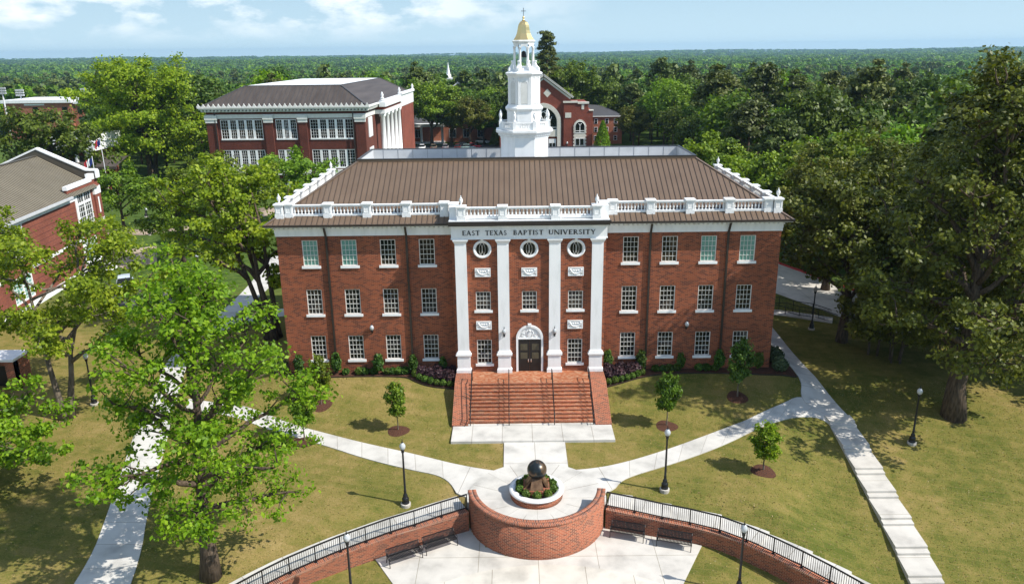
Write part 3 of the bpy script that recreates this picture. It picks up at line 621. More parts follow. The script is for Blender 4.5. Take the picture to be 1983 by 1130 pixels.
mb = MB(); mb.box(pc[0]-.80, pc[0]+.80, pc[1]-.80, pc[1]+.80, -.64, -.30); mb.build('plinth', M['brick_step'], t)
for k in range(4):
    a = R(90*k+0); c, s = math.cos(a), math.sin(a); mb = MB()
    mb.xf = lambda x, y, z, c=c, s=s: (pc[0]+x*c-y*s, pc[1]+x*s+y*c, z)
    mb.add([(.74,-.42,-.298),(.74,.42,-.298),(.30,.26,.42),(.30,-.26,.42),(.60,-.42,-.298),(.60,.42,-.298),(.2,.26,.36),(.2,-.26,.36)], [(0,1,2,3),(7,6,5,4),(4,5,1,0),(3,2,6,7),(1,5,6,2),(4,0,3,7)])
    mb.build('support_slab', M['bronze'], t)
mb = MB(); mb.box(pc[0]-.16, pc[0]+.16, pc[1]-.16, pc[1]+.16, -.295, .26); mb.build('core_block', M['black'], t)
mb = MB(); mb.lathe(pc[0]+.03, pc[1], [(max(.002, .605*math.sin(math.pi*i/28)), .74-.605*math.cos(math.pi*i/28)) for i in range(29)], 48, cap=False); mb.build('globe', M['bronze_globe'], t)

# ------------------------------------------------------------------ windows (shared meshes)
WM = {}; SOLDIER = brick_mat('soldier_brick', (.23,.055,.024), (.15,.036,.017), (.07,.025,.018), (.30,.16,.09), bw=.10, bh=.24)
def window_meshes(w_, h, cols, rows, key):
    fr = MB(); b = .055; hw = w_/2
    fr.box(-hw, -hw+b, .035, .13, 0, h); fr.box(hw-b, hw, .035, .13, 0, h); fr.box(-hw+b, hw-b, .035, .13, h-b, h); fr.box(-hw+b, hw-b, .035, .13, 0, b)
    for i in range(1, cols):
        x = -hw+b+(w_-2*b)*i/cols; fr.box(x-.011, x+.011, .055, .10, b, h-b)
    for j in range(1, rows):
        z = b+(h-2*b)*j/rows; t_ = .018 if j == rows//2 else .011
        prev = -hw+b
        for i in range(1, cols+1):
            x = -hw+b+(w_-2*b)*i/cols; fr.box(prev, (x-.011) if i < cols else hw-b, .058, .098, z-t_, z+t_); prev = x+.011
    pa = MB(); pa.box(-hw+b-.01, hw-b+.01, .103, .115, b-.01, h-b+.01)
    si = MB(); si.box(-hw-.14, hw+.14, -.09, .03, -.20, -.004); si.box(-hw, hw, .03, .13, -.05, -.004)
    li = MB(); li.box(-hw-.1, hw+.1, -.012, .02, h, h+.24)
    WM[key] = (fr.mesh('window', M['cream']), pa, si.mesh('sill', M['white']), {}, li.mesh('brick_lintel', SOLDIER))
def add_window(key, loc, parent, glass, rotz=0, sill=True):
    fr, pa, si, pm, li = WM[key]
    if glass not in pm: pm[glass] = pa.mesh('pane', M[glass])
    o = place_part(fr, 'window', loc, parent, rotz)
    p = bpy.data.objects.new('pane', pm[glass]); COL.objects.link(p); p.parent = o
    if sill: s_ = bpy.data.objects.new('sill', si); COL.objects.link(s_); s_.parent = o
    l_ = bpy.data.objects.new('brick_lintel', li); COL.objects.link(l_); l_.parent = o
    return o
window_meshes(1.2, 2.05, 4, 5, 'wing'); window_meshes(1.15, 1.5, 4, 4, 'mid'); window_meshes(1.16, 2.02, 4, 5, 'low')
def wall_cells(mb, x0, x1, z0, z1, y, holes, depth=.14, axis=None):
    xs = sorted({x0, x1, *[h[0] for h in holes], *[h[1] for h in holes]}); zs = sorted({z0, z1, *[h[2] for h in holes], *[h[3] for h in holes]})
    for xa, xb in zip(xs[:-1], xs[1:]):
        for za, zb in zip(zs[:-1], zs[1:]):
            cx, cz = (xa+xb)/2, (za+zb)/2
            if any(h[0] < cx < h[1] and h[2] < cz < h[3] for h in holes): continue
            mb.add([(xa,y,za),(xb,y,za),(xb,y,zb),(xa,y,zb)], [(0,1,2,3)])
    for xa, xb, za, zb in holes:
        mb.add([(xa,y,za),(xb,y,za),(xb,y,zb),(xa,y,zb),(xa,y+depth,za),(xb,y+depth,za),(xb,y+depth,zb),(xa,y+depth,zb)], [(0,4,5,1),(1,5,6,2),(2,6,7,3),(3,7,4,0)])

# ------------------------------------------------------------------ the main hall
hall = thing('university_hall', 'three storey red brick hall with white pilasters, brown hip roof and gold-capped steeple', 'building', (0, 10, 0))
WX = [s*(7.913+3.0206*k) for s in (-1, 1) for k in range(4)]
HX, HB = 19.5, 19.3
holes = [(x-.6, x+.6, z, z+2.05) for x in WX for z in (9.47, 5.48, 1.60)]
PX = [-3.57, 0, 3.57]
mb = MB(); wall_cells(mb, -HX, -5.85, -1, 11.9, 0, [h for h in holes if h[0] < 0]); wall_cells(mb, 5.85, HX, -1, 11.9, 0, [h for h in holes if h[0] > 0])
mb.add([(HX,0,-1),(HX,HB,-1),(HX,HB,11.9),(HX,0,11.9)], [(0,1,2,3)]); mb.add([(-HX,HB,-1),(-HX,0,-1),(-HX,0,11.9),(-HX,HB,11.9)], [(0,1,2,3)]); mb.add([(HX,HB,-1),(-HX,HB,-1),(-HX,HB,11.9),(HX,HB,11.9)], [(0,1,2,3)])
py = -1.2
ph = [(x-.575, x+.575, 6.08, 7.58) for x in PX]+[(x-.58, x+.58, 1.60, 3.62) for x in (-3.57, 3.57)]
wall_cells(mb, -5.85, 5.85, -1, 11.8, py, ph)
mb.add([(5.85,py,-1),(5.85,0,-1),(5.85,0,11.8),(5.85,py,11.8)], [(0,1,2,3)]); mb.add([(-5.85,0,-1),(-5.85,py,-1),(-5.85,py,11.8),(-5.85,0,11.8)], [(0,1,2,3)])
mb.build('wall', M['brick'], hall)
for i, x in enumerate(WX):
    k = i % 4; outer = k >= 2
    for z in (9.47, 5.48, 1.60):
        gl = 'glass'
        if z == 9.47 and outer: gl = 'teal'
        elif z == 9.47 or (z == 5.48 and k in (1, 3)): gl = 'dim'
        o = add_window('wing', (x, 0, z), hall, gl)
        if gl == 'teal': o['label'] = 'top floor window with a pale teal blind'
for x in PX: add_window('mid', (x, py, 6.08), hall, 'dim')
for x in (-3.57, 3.57): add_window('low', (x, py, 1.60), hall, 'glass')
# frieze, cornice, soffit of the wings
mb = MB()
def band(y_out, z0, z1):
    mb.box(-HX-y_out, -5.87, -y_out, .1, z0, z1); mb.box(5.87, HX+y_out, -y_out, .1, z0, z1)
    mb.box(-HX-y_out, -HX+.1, .1, HB+y_out, z0, z1); mb.box(HX-.1, HX+y_out, .1, HB+y_out, z0, z1); mb.box(-HX+.1, HX-.1, HB-.1, HB+y_out, z0, z1)
band(.06, 11.85, 12.10); band(.085, 12.10, 12.40); band(.16, 12.40, 12.48); band(.30, 12.56, 12.64)
for s in (-1, 1):
    x = 6.0
    while x < HX+.1: mb.box(s*x-.11 if s > 0 else -x-.11, s*x+.11, -.24, -.05, 12.48, 12.56); x += .36
mb.build('frieze', M['white'], hall)
mb = MB()
E0 = .62
mb.box(-HX-E0, HX+E0, -E0, -.02, 12.64, 12.70); mb.box(-HX-E0, -HX+.02, -.02, HB+E0, 12.64, 12.70); mb.box(HX-.02, HX+E0, -.02, HB+E0, 12.64, 12.70)
mb.build('soffit', M['white'], hall)
for s in (-1, 1):
    mb = MB(); mb.box(min(s*6.0, s*(HX+E0+.1)), max(s*6.0, s*(HX+E0+.1)), -E0-.12, -E0+.02, 12.70, 12.86)
    mb.box(min(s*(HX+E0-.02), s*(HX+E0+.12)), max(s*(HX+E0-.02), s*(HX+E0+.12)), -E0+.02, HB+E0, 12.70, 12.86)
    mb.build('gutter', M['gutter'], hall)
# hip roof
ex, ey0, ey1, ez = HX+E0, -E0, HB+E0, 12.82
tx, ty0, ty1, tz_ = 14.0, 6.4, 13.2, 16.68
mb = MB(); vs = [(-ex,ey0,ez),(ex,ey0,ez),(ex,ey1,ez),(-ex,ey1,ez),(-tx,ty0,tz_),(tx,ty0,tz_),(tx,ty1,tz_),(-tx,ty1,tz_)]
mb.add(vs, [(0,1,5,4),(1,2,6,5),(2,3,7,6),(3,0,4,7)]); roof = mb.build('roof', M['roof'], hall)
mb = MB(); sl = (tz_-ez)/(ty0-ey0); sx = (ex-tx)
x = -ex+.21
while x < ex:
    f = 1.0 if abs(x) <= tx else (ex-abs(x))/sx
    b = (x, ey0+(ty0-ey0)*f, ez+(tz_-ez)*f)
    if f > .05: mb.bar((x, ey0, ez+.02), (b[0], b[1], b[2]+.02), .034, .06)
    x += .42
y = ey0+.2
while y < ey1:
    f = 1.0
    if y < ty0: f = (y-ey0)/(ty0-ey0)
    elif y > ty1: f = (ey1-y)/(ey1-ty1)
    if f > .05:
        for s in (-1, 1): mb.bar((s*ex, y, ez+.02), (s*(ex-sx*f), y, ez+(tz_-ez)*f+.02), .034, .06, up=(0, 0, 1))
    y += .42
mb.build('standing_seam', M['roof_seam'], roof)
mb = MB()
for s in (-1, 1): mb.bar((s*ex, ey0, ez+.03), (s*tx, ty0, tz_+.03), .22, .05); mb.bar((s*ex, ey1, ez+.03), (s*tx, ty1, tz_+.03), .22, .05)
mb.box(-tx-.08, tx+.08, ty0-.14, ty0+.05, tz_-.04, tz_+.14); mb.box(-tx-.08, tx+.08, ty1-.05, ty1+.14, tz_-.04, tz_+.14)
mb.box(-tx-.08, -tx+.08, ty0+.05, ty1-.05, tz_-.04, tz_+.14); mb.box(tx-.08, tx+.08, ty0+.05, ty1-.05, tz_-.04, tz_+.14)
mb.build('ridge_flashing', M['roof'], roof)
mb = MB()
mb.box(-tx-.1, tx+.1, ty0-.17, ty0+.09, tz_+.142, tz_+.2); mb.box(-tx-.1, tx+.1, ty1-.09, ty1+.17, tz_+.142, tz_+.2)
mb.box(-tx-.1, -tx+.12, ty0+.09, ty1-.09, tz_+.142, tz_+.2); mb.box(tx-.12, tx+.1, ty0+.09, ty1-.09, tz_+.142, tz_+.2); mb.build('parapet_cap', M['gutter'], roof)
mb = MB(); zf_ = 15.55
mb.add([(-tx+.1,ty0+.07,zf_),(tx-.1,ty0+.07,zf_),(tx-.1,ty1-.07,zf_),(-tx+.1,ty1-.07,zf_),(-tx+.1,ty0+.07,tz_+.14),(tx-.1,ty0+.07,tz_+.14),(tx-.1,ty1-.07,tz_+.14),(-tx+.1,ty1-.07,tz_+.14)], [(0,1,2,3),(0,4,5,1),(1,5,6,2),(2,6,7,3),(3,7,4,0)])
mb.build('roof_well', M['grey_panel'], roof)
mb = MB(); x = -13
while x < 13.5: mb.box(x-.02, x+.02, ty1-.085, ty1-.07, zf_+.02, tz_+.1); x += 1.35
mb.build('panel_joints', M['steel'], roof)
# downspouts
for x in (-15.65, -9.45, 9.4, 15.4):
    mb = MB(); mb.box(x-.075, x+.075, -.16, -.03, -.2, 11.8); mb.extrx([(-.16,11.8),(-.03,11.8),(-.5,12.7),(-.64,12.7)], x-.075, x+.075)
    for z in (1, 3.4, 5.8, 8.2, 10.6): mb.box(x-.10, x+.10, -.175, -.01, z, z+.07)
    mb.build('downspout', M['gutter'], hall)
# portico: entablature, cornice, pilasters
mb = MB(); mb.box(-5.88, 5.88, -1.46, .06, 11.80, 12.78); mb.box(-5.92, 5.92, -1.50, .04, 11.78, 11.86); mb.box(-5.98, 5.98, -1.56, .04, 12.78, 12.86); mb.build('entablature', M['white'], hall)
mb = MB(); mb.box(-6.05, 6.05, -1.78, .3, 12.86, 12.98); mb.box(-6.10, 6.10, -1.92, .3, 12.98, 13.16); mb.box(-6.12, 6.12, -1.95, -1.80, 13.16, 13.22); mb.build('portico_gutter', M['gutter'], hall)
mb = MB(); mb.box(-6.0, 6.0, -1.80, .6, 13.16, 13.30); mb.build('portico_deck', M['white'], hall)
pil = MB(); 
pil.box(-.60,.60,-.38,.1,0,.27); pil.frus(-.51,.51,-.30,.1,.40,1.38,.0,0); pil.add([(-.60,-.38,.27),(.60,-.38,.27),(.60,.1,.27),(-.60,.1,.27),(-.51,-.30,.40),(.51,-.30,.40),(.51,.1,.40),(-.51,.1,.40)], [(0,1,5,4),(1,2,6,5),(2,3,7,6),(3,0,4,7)])
pil.frus(-.51,.51,-.30,.1,1.38,1.46,.09,.07); pil.box(-.61,.61,-.385,.1,1.46,1.60); pil.box(-.545,.545,-.33,.1,1.60,1.72); pil.frus(-.50,.50,-.285,.1,1.72,1.84,-.06,-.06)
pil.box(-.435,.435,-.22,.1,1.84,10.50); pil.frus(-.435,.435,-.22,.1,10.50,10.74,.13,.10); pil.box(-.58,.58,-.34,.1,10.74,10.85)
pm = pil.mesh('pilaster', M['white'])
for x in (-5.21, -1.99, 1.95, 5.2): place_part(pm, 'pilaster', (x, py, .93), hall)
# lettering
def letter_polys(ch):
    th, tn = .20, .105; S = lambda x0, x1, z0, z1: [(x0,z0),(x1,z0),(x1,z1),(x0,z1)]
    def stem(x, a=0, b=1, t_=th): return [S(x, x+t_, a, b)]+([S(x-.05, x+t_+.05, 0, .045)] if a == 0 else [])+([S(x-.05, x+t_+.05, .955, 1)] if b == 1 else [])
    def dia(x0, z0, x1, z1, t_): return [[(x0-t_/2,z0),(x0+t_/2,z0),(x1+t_/2,z1),(x1-t_/2,z1)]]
    def arc(cx, cz, rx, rz, a0, a1, t0, n=10):
        out = []
        for i in range(n):
            q = []
            for k, a in ((0, a0+(a1-a0)*i/n), (1, a0+(a1-a0)*(i+1)/n)):
                c, s = math.cos(R(a)), math.sin(R(a)); t_ = tn+(t0-tn)*abs(c); q.append(((cx+rx*c, cz+rz*s), (cx+(rx-t_)*c, cz+(rz-tn)*s if abs(s) > .0 else cz)))
            out.append([q[0][0], q[1][0], q[1][1], q[0][1]])
        return out
    if ch == 'E': return stem(.05)+[S(.2,.58,.925,1), S(.2,.5,.46,.53), S(.2,.6,0,.075), S(.54,.58,.8,.925), S(.56,.6,.075,.2), S(.47,.5,.4,.46), S(.47,.5,.53,.6)], .62
    if ch == 'A': return dia(.07,0,.40,1,tn)+dia(.72,0,.40,1,th)+[S(.2,.6,.3,.37), S(-.02,.18,0,.045), S(.6,.86,0,.045)], .84
    if ch == 'S': return arc(.27,.75,.22,.25,20,200,.1)+arc(.27,.26,.25,.26,-160,30,.13)+dia(.10,.66,.44,.36,.15), .52
    if ch == 'T': return stem(.3)+[S(.02,.73,.925,1), S(.02,.06,.8,.925), S(.69,.73,.8,.925)], .75
    if ch == 'X': return dia(.66,0,.12,1,th)+dia(.10,0,.64,1,tn)+[S(0,.24,.955,1), S(.54,.76,.955,1), S(0,.22,0,.045), S(.54,.80,0,.045)], .78
    if ch == 'B': return stem(.05)+[S(.2,.36,.925,1), S(.2,.36,.49,.56), S(.2,.36,0,.075)]+arc(.34,.745,.22,.255,-90,90,.13)+arc(.36,.28,.25,.28,-90,90,.14), .63
    if ch == 'P': return stem(.05)+[S(.2,.36,.925,1), S(.2,.36,.43,.5)]+arc(.34,.715,.25,.285,-90,90,.14), .6
    if ch == 'I': return stem(.06), .28
    if ch == 'U': return stem(.06,.28,1)+stem(.62,.28,1,tn)+arc(.38,.3,.32,.3,180,360,.14), .78
    if ch == 'N': return stem(.05,0,1,tn)+stem(.72,0,1,tn)+dia(.12,1,.74,0,th), .86
    if ch == 'V': return dia(.42,0,.10,1,th)+dia(.42,0,.72,1,tn)+[S(-.03,.24,.955,1), S(.6,.84,.955,1)], .82
    if ch == 'R': return stem(.05)+[S(.2,.36,.925,1), S(.2,.36,.46,.53)]+arc(.34,.73,.24,.27,-90,90,.13)+dia(.68,0,.36,.47,th)+[S(.6,.8,0,.045)], .74
    if ch == 'Y': return [S(.31,.45,0,.48), S(.24,.52,0,.045)]+dia(.38,.44,.10,1,th)+dia(.40,.44,.66,1,tn)+[S(-.02,.22,.955,1), S(.55,.77,.955,1)], .74
mb = MB(); LH = .36; zb = 12.10
for word, xa, xb in (('EAST', -5.03, -3.72), ('TEXAS', -3.31, -1.70), ('BAPTIST', -1.19, 1.06), ('UNIVERSITY', 1.45, 4.98)):
    ws = [letter_polys(c)[1] for c in word]; tot = sum(ws)+.13*(len(word)-1); k = (xb-xa)/tot; x = xa
    for c, wd in zip(word, ws):
        for pg in letter_polys(c)[0]:
            q = [(x+a*k, zb+b*LH) for a, b in pg]
            area = sum(q[i][0]*q[(i+1) % len(q)][1]-q[(i+1) % len(q)][0]*q[i][1] for i in range(len(q)))
            if area < 0: q = q[::-1]
            mb.extr(q, -1.495-random.random()*.004, -1.461)
        x += (wd+.13)*k
mb.build('lettering', M['letter'], hall)
# oculus windows
for x in PX:
    f = lambda u, v, d, x=x: (x+u, d, 10.95+v)
    mb = MB(); n = 40
    def rng(r0, r1, d0, d1):
        for i in range(n):
            t0, t1 = 2*math.pi*i/n, 2*math.pi*(i+1)/n; q = lambda r, t_, d: f(r*math.cos(t_), r*math.sin(t_), d)
            mb.add([q(r0,t0,d0),q(r0,t1,d0),q(r1,t1,d0),q(r1,t0,d0),q(r0,t0,d1),q(r0,t1,d1),q(r1,t1,d1),q(r1,t0,d1)], [(0,3,2,1),(3,7,6,2),(1,5,4,0)], True)
    rng(.56, .70, py-.09, py-.002); rng(.50, .58, py-.06, py-.004)
    mb.box(x-.10, x+.10, py-.11, py-.003, 10.95+.66, 10.95+.83)
    oc = mb.build('oculus_window', M['white'], hall)
    mb = MB(); mb.add([f(.52*math.cos(2*math.pi*i/n), .52*math.sin(2*math.pi*i/n), py-.006) for i in range(n)], [list(range(n))]); mb.build('pane', M['glass'], oc)
    mb = MB()
    for cx in (-.235, 0, .235):
        run = []
        for i in range(41):
            a = 2*math.pi*i/40; u, v = cx+.225*math.cos(a), .50*math.sin(a)
            if u*u+v*v < .275: run.append(f(u, v, py-.03))
            else:
                if len(run) > 1: mb.tube(run, .013, 4)
                run = []
        if len(run) > 1: mb.tube(run, .013, 4)
    mb.build('tracery', M['cream'], oc)
# relief panels
rel = MB(); rel.box(-.60,.60,-.05,.0,0,.68)
for x0, x1, z0, z1 in ((-.60,.60,0,.06),(-.60,.60,.62,.68),(-.60,-.53,.06,.62),(.53,.60,.06,.62)): rel.box(x0,x1,-.085,-.05,z0,z1)
rel.tube([(-.42,-.06,.5),(-.3,-.07,.3),(-.1,-.08,.18),(.1,-.08,.18),(.3,-.07,.3),(.42,-.06,.5)], .05, 6)
for x in (-.42, .42): rel.lathe(x, -.05, [(.0,.42),(.09,.45),(.1,.52),(.0,.57)], 8); rel.tube([(x,-.06,.45),(x*1.05,-.06,.15)], .035, 5)
for x in (-.18, 0, .18): rel.lathe(x, -.05, [(.0,.36),(.07,.4),(.05,.48),(.0,.5)], 8)
rm = rel.mesh('relief_panel', M['white'])
for x in PX: place_part(rm, 'relief_panel', (x, py-.002, 8.79), hall)
for x in (-3.57, 3.57): place_part(rm, 'relief_panel', (x, py-.002, 4.49), hall)
# entrance
mb = MB(); n = 24; zs_ = 3.72
arc_o = [(1.065*math.cos(math.pi*i/n), zs_+1.09*math.sin(math.pi*i/n)) for i in range(n+1)]; arc_i = [(.90*math.cos(math.pi*i/n), zs_+.92*math.sin(math.pi*i/n)) for i in range(n+1)]
for i in range(n):
    a, b, c, d = arc_o[i], arc_o[i+1], arc_i[i+1], arc_i[i]
    vs = [(a[0],py-.13,a[1]),(b[0],py-.13,b[1]),(c[0],py-.13,c[1]),(d[0],py-.13,d[1]),(a[0],py-.002,a[1]),(b[0],py-.002,b[1]),(c[0],py-.002,c[1]),(d[0],py-.002,d[1])]
    mb.add(vs, [(0,1,2,3),(0,4,5,1),(3,2,6,7)])
for s in (-1, 1): mb.box(min(s*.90, s*1.065), max(s*.90, s*1.065), py-.13, py-.002, .93, zs_)
mb.box(-.90,.90,py-.11,py-.002,zs_-.07,zs_+.03); mb.box(-.14,.14,py-.17,py-.003,zs_+1.0,zs_+1.22)
surround = mb.build('door_surround', M['white'], hall)
mb = MB(); mb.extr(arc_i[::1], py-.05, py-.003)
for s in (-1, 1):
    for k in range(3):
        mb.tube([(s*(.5)+(.17-.04*k)*math.cos(a/6*math.pi), py-.06, zs_+.27+(.17-.04*k)*math.sin(a/6*math.pi)) for a in range(12)], .016, 4)
    mb.tube([(s*.15,py-.06,zs_+.12),(s*.3,py-.06,zs_+.5),(s*.12,py-.06,zs_+.7)], .03, 5); mb.tube([(s*.75,py-.06,zs_+.1),(s*.62,py-.06,zs_+.5),(s*.3,py-.06,zs_+.75)], .02, 5)
mb.box(-.10,.10,py-.075,py-.05,zs_+.1,zs_+.55); mb.lathe(0, py-.05, [(.0,zs_+.55),(.12,zs_+.6),(.1,zs_+.7),(0,zs_+.76)], 10)
mb.build('tympanum', M['white'], surround)
for s in (-1, 1):
    mb = MB(); mb.box(min(s*.01, s*.895), max(s*.01, s*.895), py-.045, py-.004, .95, zs_-.075); dl = mb.build('door_leaf', M['door'], hall)
    for z in (2.72, 1.99):
        mb = MB(); cx = s*.45
        mb.frus(cx-.27, cx+.27, py-.06, py-.045, z, z+.52, 0, 0); mb.box(cx-.13, cx+.13, py-.075, py-.06, z+.12, z+.40); mb.build('door_panel', M['door_panel'], dl)
    mb = MB(); mb.box(s*.11-.03, s*.11+.03, py-.10, py-.046, 1.72, 1.98); mb.build('handle', M['chrome'], dl)

# balustrade
bal = [(.045,0),(.045,.05),(.03,.07),(.045,.12),(.066,.20),(.05,.30),(.028,.40),(.026,.47),(.045,.50),(.045,.55)]
def bal_bay(p0, p1, z):                                   # rails and balusters between two pedestals
    p0 = Vector((*p0, 0)); p1 = Vector((*p1, 0)); L_ = (p1-p0).length; d = (p1-p0).normalized(); mb = MB()
    mb.bar(p0+Vector((0,0,z+.09)), p1+Vector((0,0,z+.09)), .24, .16); mb.bar(p0+Vector((0,0,z+.775)), p1+Vector((0,0,z+.775)), .24, .10); mb.bar(p0+Vector((0,0,z+.85)), p1+Vector((0,0,z+.85)), .30, .055)
    n = max(2, round(L_/.27))
    for i in range(n):
        q = p0+d*(L_*(i+.5)/n); mb.lathe(q.x, q.y, [(r*1.15, z+.17+h) for r, h in bal], 8, cap=False)
    return mb
def pedestal_mesh(w_, hb=.0):
    mb = MB(); h = w_/2
    mb.box(-h-.03,h+.03,-h-.03,h+.03,-.35-hb,.20); mb.box(-h,h,-h,h,.20,.84); mb.box(-h-.05,h+.05,-h-.05,h+.05,.84,.90); mb.box(-h-.09,h+.09,-h-.09,h+.09,.90,1.0)
    for a in range(4):
        c, s = math.cos(a*math.pi/2), math.sin(a*math.pi/2); q = lambda x, y, z: (x*c-y*s, x*s+y*c, z); mb.xf = q
        b = h-.09
        for x0, x1, z0, z1 in ((-b,b,.27,.30),(-b,b,.75,.78),(-b,-b+.03,.30,.75),(b-.03,b,.30,.75)): mb.box(x0,x1,-h-.025,-h-.002,z0,z1)
        mb.xf = None
    return mb.mesh('pedestal', M['white'])
um = MB(); um.xf = lambda x, y, z: (x*.88, y*.88, z*.98); um.lathe(0, 0, [(.12,0),(.13,.05),(.06,.10),(.06,.14),(.15,.30),(.17,.42),(.15,.50),(.10,.54),(.13,.56),(.06,.62),(.035,.66),(.055,.70),(.03,.76),(.0,.78)], 14); um = um.mesh('urn', M['white'])
PED = pedestal_mesh(.60); zW, zP = 13.34, 13.36
def ped(x, y, z, urn=False):
    o = place_part(PED, 'pedestal', (x, y, z), hall)
    if urn: place_part(um, 'urn', (x, y, z+1.0), hall)
yb = .42
for s in (-1, 1):
    ped(s*19.13, yb, zW, True); ped(s*18.42, yb+.10, zW)
    xs_ = [15.42, 12.4, 9.38, 6.48]
    for x in xs_: ped(s*x, yb+.02, zW)
    ends = [18.42]+xs_
    for a, b in zip(ends[:-1], ends[1:]): bal_bay((s*(a-.3), yb), (s*(b+.3), yb), zW).build('balustrade', M['white'], hall)
    ped(s*5.72, -.05, zW); mb = MB(); mb.box(min(s*5.45, s*6.0), max(s*5.45, s*6.0), -1.1, -.4, 13.3, 14.2); mb.build('return_panel', M['white'], hall)
    ped(s*5.06, -1.42, zP, True); ped(s*1.97, -1.42, zP)
    bal_bay((s*4.76, -1.42), (s*2.27, -1.42), zP).build('balustrade', M['white'], hall)
    ys = [yb, 3.4, 6.4, 9.4, 12.4, 15.4, 18.4]
    for k, y in enumerate(ys[1:]): ped(s*19.13, y, zW, k == 5)
    for a, b in zip(ys[:-1], ys[1:]): bal_bay((s*19.13, a+.3), (s*19.13, b-.3), zW).build('balustrade', M['white'], hall)
bal_bay((-1.67, -1.42), (1.67, -1.42), zP).build('balustrade', M['white'], hall)

# steeple (a part of the hall, its stages are sub-parts)
sx_, sy = -.13, 9.8
def octp(w_, z): return (w_/2/math.cos(math.pi/8), z)
O8 = math.pi/8
mb = MB(); mb.lathe(sx_, sy, [octp(4.05,15.5), octp(4.05,18.32)], 8, O8, False); steeple = mb.build('steeple', M['white'], hall)
def sub(name, prof, m_='white', n=8, smooth=False):
    mb = MB(); mb.lathe(sx_, sy, prof, n, O8 if n == 8 else 0, smooth); return mb.build(name, M[m_], steeple)
sub('deck_cornice', [octp(4.12,18.20), octp(4.12,18.32), octp(4.32,18.40), octp(4.36,18.52), octp(4.72,18.66), octp(4.84,18.72), octp(4.84,18.88), octp(4.7,18.90)])
mb = MB()
for k in range(8):
    a0 = O8+k*math.pi/4; a1 = a0+math.pi/4; r = 2.17/math.cos(O8)
    for i in range(7):
        t_ = (i+.5)/7; p = Vector((sx_+r*(math.cos(a0)*(1-t_)+math.cos(a1)*t_), sy+r*(math.sin(a0)*(1-t_)+math.sin(a1)*t_), 0)); mb.box(p.x-.06, p.x+.06, p.y-.06, p.y+.06, 18.42, 18.52)
mb.build('dentils', M['white'], steeple)
rb = 2.02/math.cos(O8)
mb = MB()
for k in range(8):
    a0 = O8+k*math.pi/4; a1 = a0+math.pi/4
    p0 = Vector((sx_+rb*math.cos(a0), sy+rb*math.sin(a0), 0)); p1 = Vector((sx_+rb*math.cos(a1), sy+rb*math.sin(a1), 0)); d = (p1-p0).normalized(); L_ = (p1-p0).length
    for z, h in ((19.00, .12), (19.50, .10)): mb.bar(p0+Vector((0,0,z)), p1+Vector((0,0,z)), .15, h)
    for q0, q1 in ((.0, .42), (L_-.42, L_)): mb.bar(p0+d*q0+Vector((0,0,19.25)), p0+d*q1+Vector((0,0,19.25)), .11, .40)
    for i in range(5):
        q = p0+d*(.46+(L_-.92)*(i+.5)/5); mb.lathe(q.x, q.y, [(.04,19.06),(.055,19.2),(.03,19.36),(.04,19.45)], 6, cap=False)
mb.build('deck_balustrade', M['white'], steeple)
for k in range(8):
    a = O8+k*math.pi/4; p = (sx_+rb*math.cos(a), sy+rb*math.sin(a))
    mb = MB(); mb.box(p[0]-.14, p[0]+.14, p[1]-.14, p[1]+.14, 18.9, 19.62); mb.lathe(*p, [(.15,19.62),(.15,19.66),(.07,19.72),(.06,19.78),(.125,19.98),(.14,20.12),(.11,20.22),(.08,20.27),(.11,20.30),(.04,20.38),(.05,20.42),(.0,20.48)], 10); mb.build('urn', M['white'], steeple)
sub('drum', [octp(2.92,18.9), octp(2.92,20.5)]); sub('drum_cornice', [octp(2.96,20.42), octp(3.2,20.6), octp(3.2,20.68), octp(2.95,20.80), octp(2.76,20.92)])
sub('louver_stage', [octp(2.62,20.9), octp(2.62,23.24)])
ap = 1.31
for k in range(8):
    a = k*math.pi/4; c, s = math.cos(a), math.sin(a); f = lambda u, d, z: (sx_+c*(ap+d)-s*u, sy+s*(ap+d)+c*u, z)
    mb = MB(); mb.xf = f
    for u in (-.47, .47): mb.box(u-.055, u+.055, 0, .05, 20.95, 23.18)
    mb.box(-.415, -.28, 0, .035, 20.95, 22.58); mb.box(.28, .415, 0, .035, 20.95, 22.58)
    for i in range(10):
        t0, t1 = math.pi*i/10, math.pi*(i+1)/10
        q = [(.415*math.cos(t0), 22.58+.415*math.sin(t0)), (.415*math.cos(t1), 22.58+.415*math.sin(t1)), (.28*math.cos(t1), 22.58+.28*math.sin(t1)), (.28*math.cos(t0), 22.58+.28*math.sin(t0))]
        mb.add([(x, .035, z) for x, z in q]+[(x, 0, z) for x, z in q], [(0,1,2,3),(0,4,5,1),(2,6,7,3)])
    mb.box(-.06,.06,0,.06,22.95,23.15); mb.build('arch_trim', M['white'], steeple)
    mb = MB(); mb.xf = f; z = 21.05
    while z < 22.84:
        hw = .27 if z < 22.56 else max(.03, math.sqrt(max(.0, .27**2-(z-22.56)**2)))
        mb.add([(-hw,.004,z+.075),(hw,.004,z+.075),(hw,.03,z),(-hw,.03,z)], [(3,2,1,0)]); z += .085
    mb.build('louver', M['cream'], steeple)
    mb = MB(); mb.xf = f; mb.add([(-.28,.003,20.98),(.28,.003,20.98)]+[(.28*math.cos(math.pi*i/8), .003, 22.58+.28*math.sin(math.pi*i/8)) for i in range(9)], [list(range(11))[::-1]]); mb.build('louver_gap_shade', M['grey_panel'], steeple)  # grey sheet painted in for the shade in the gaps between louvers
sub('belfry_cornice', [octp(2.66,23.12), octp(2.74,23.22), octp(2.9,23.34), octp(3.1,23.44), octp(3.1,23.54), octp(2.7,23.62), octp(2.62,23.70)])
sub('lantern_base', [octp(2.0,23.66), octp(2.0,23.80), octp(1.75,23.95), octp(1.75,24.05)])
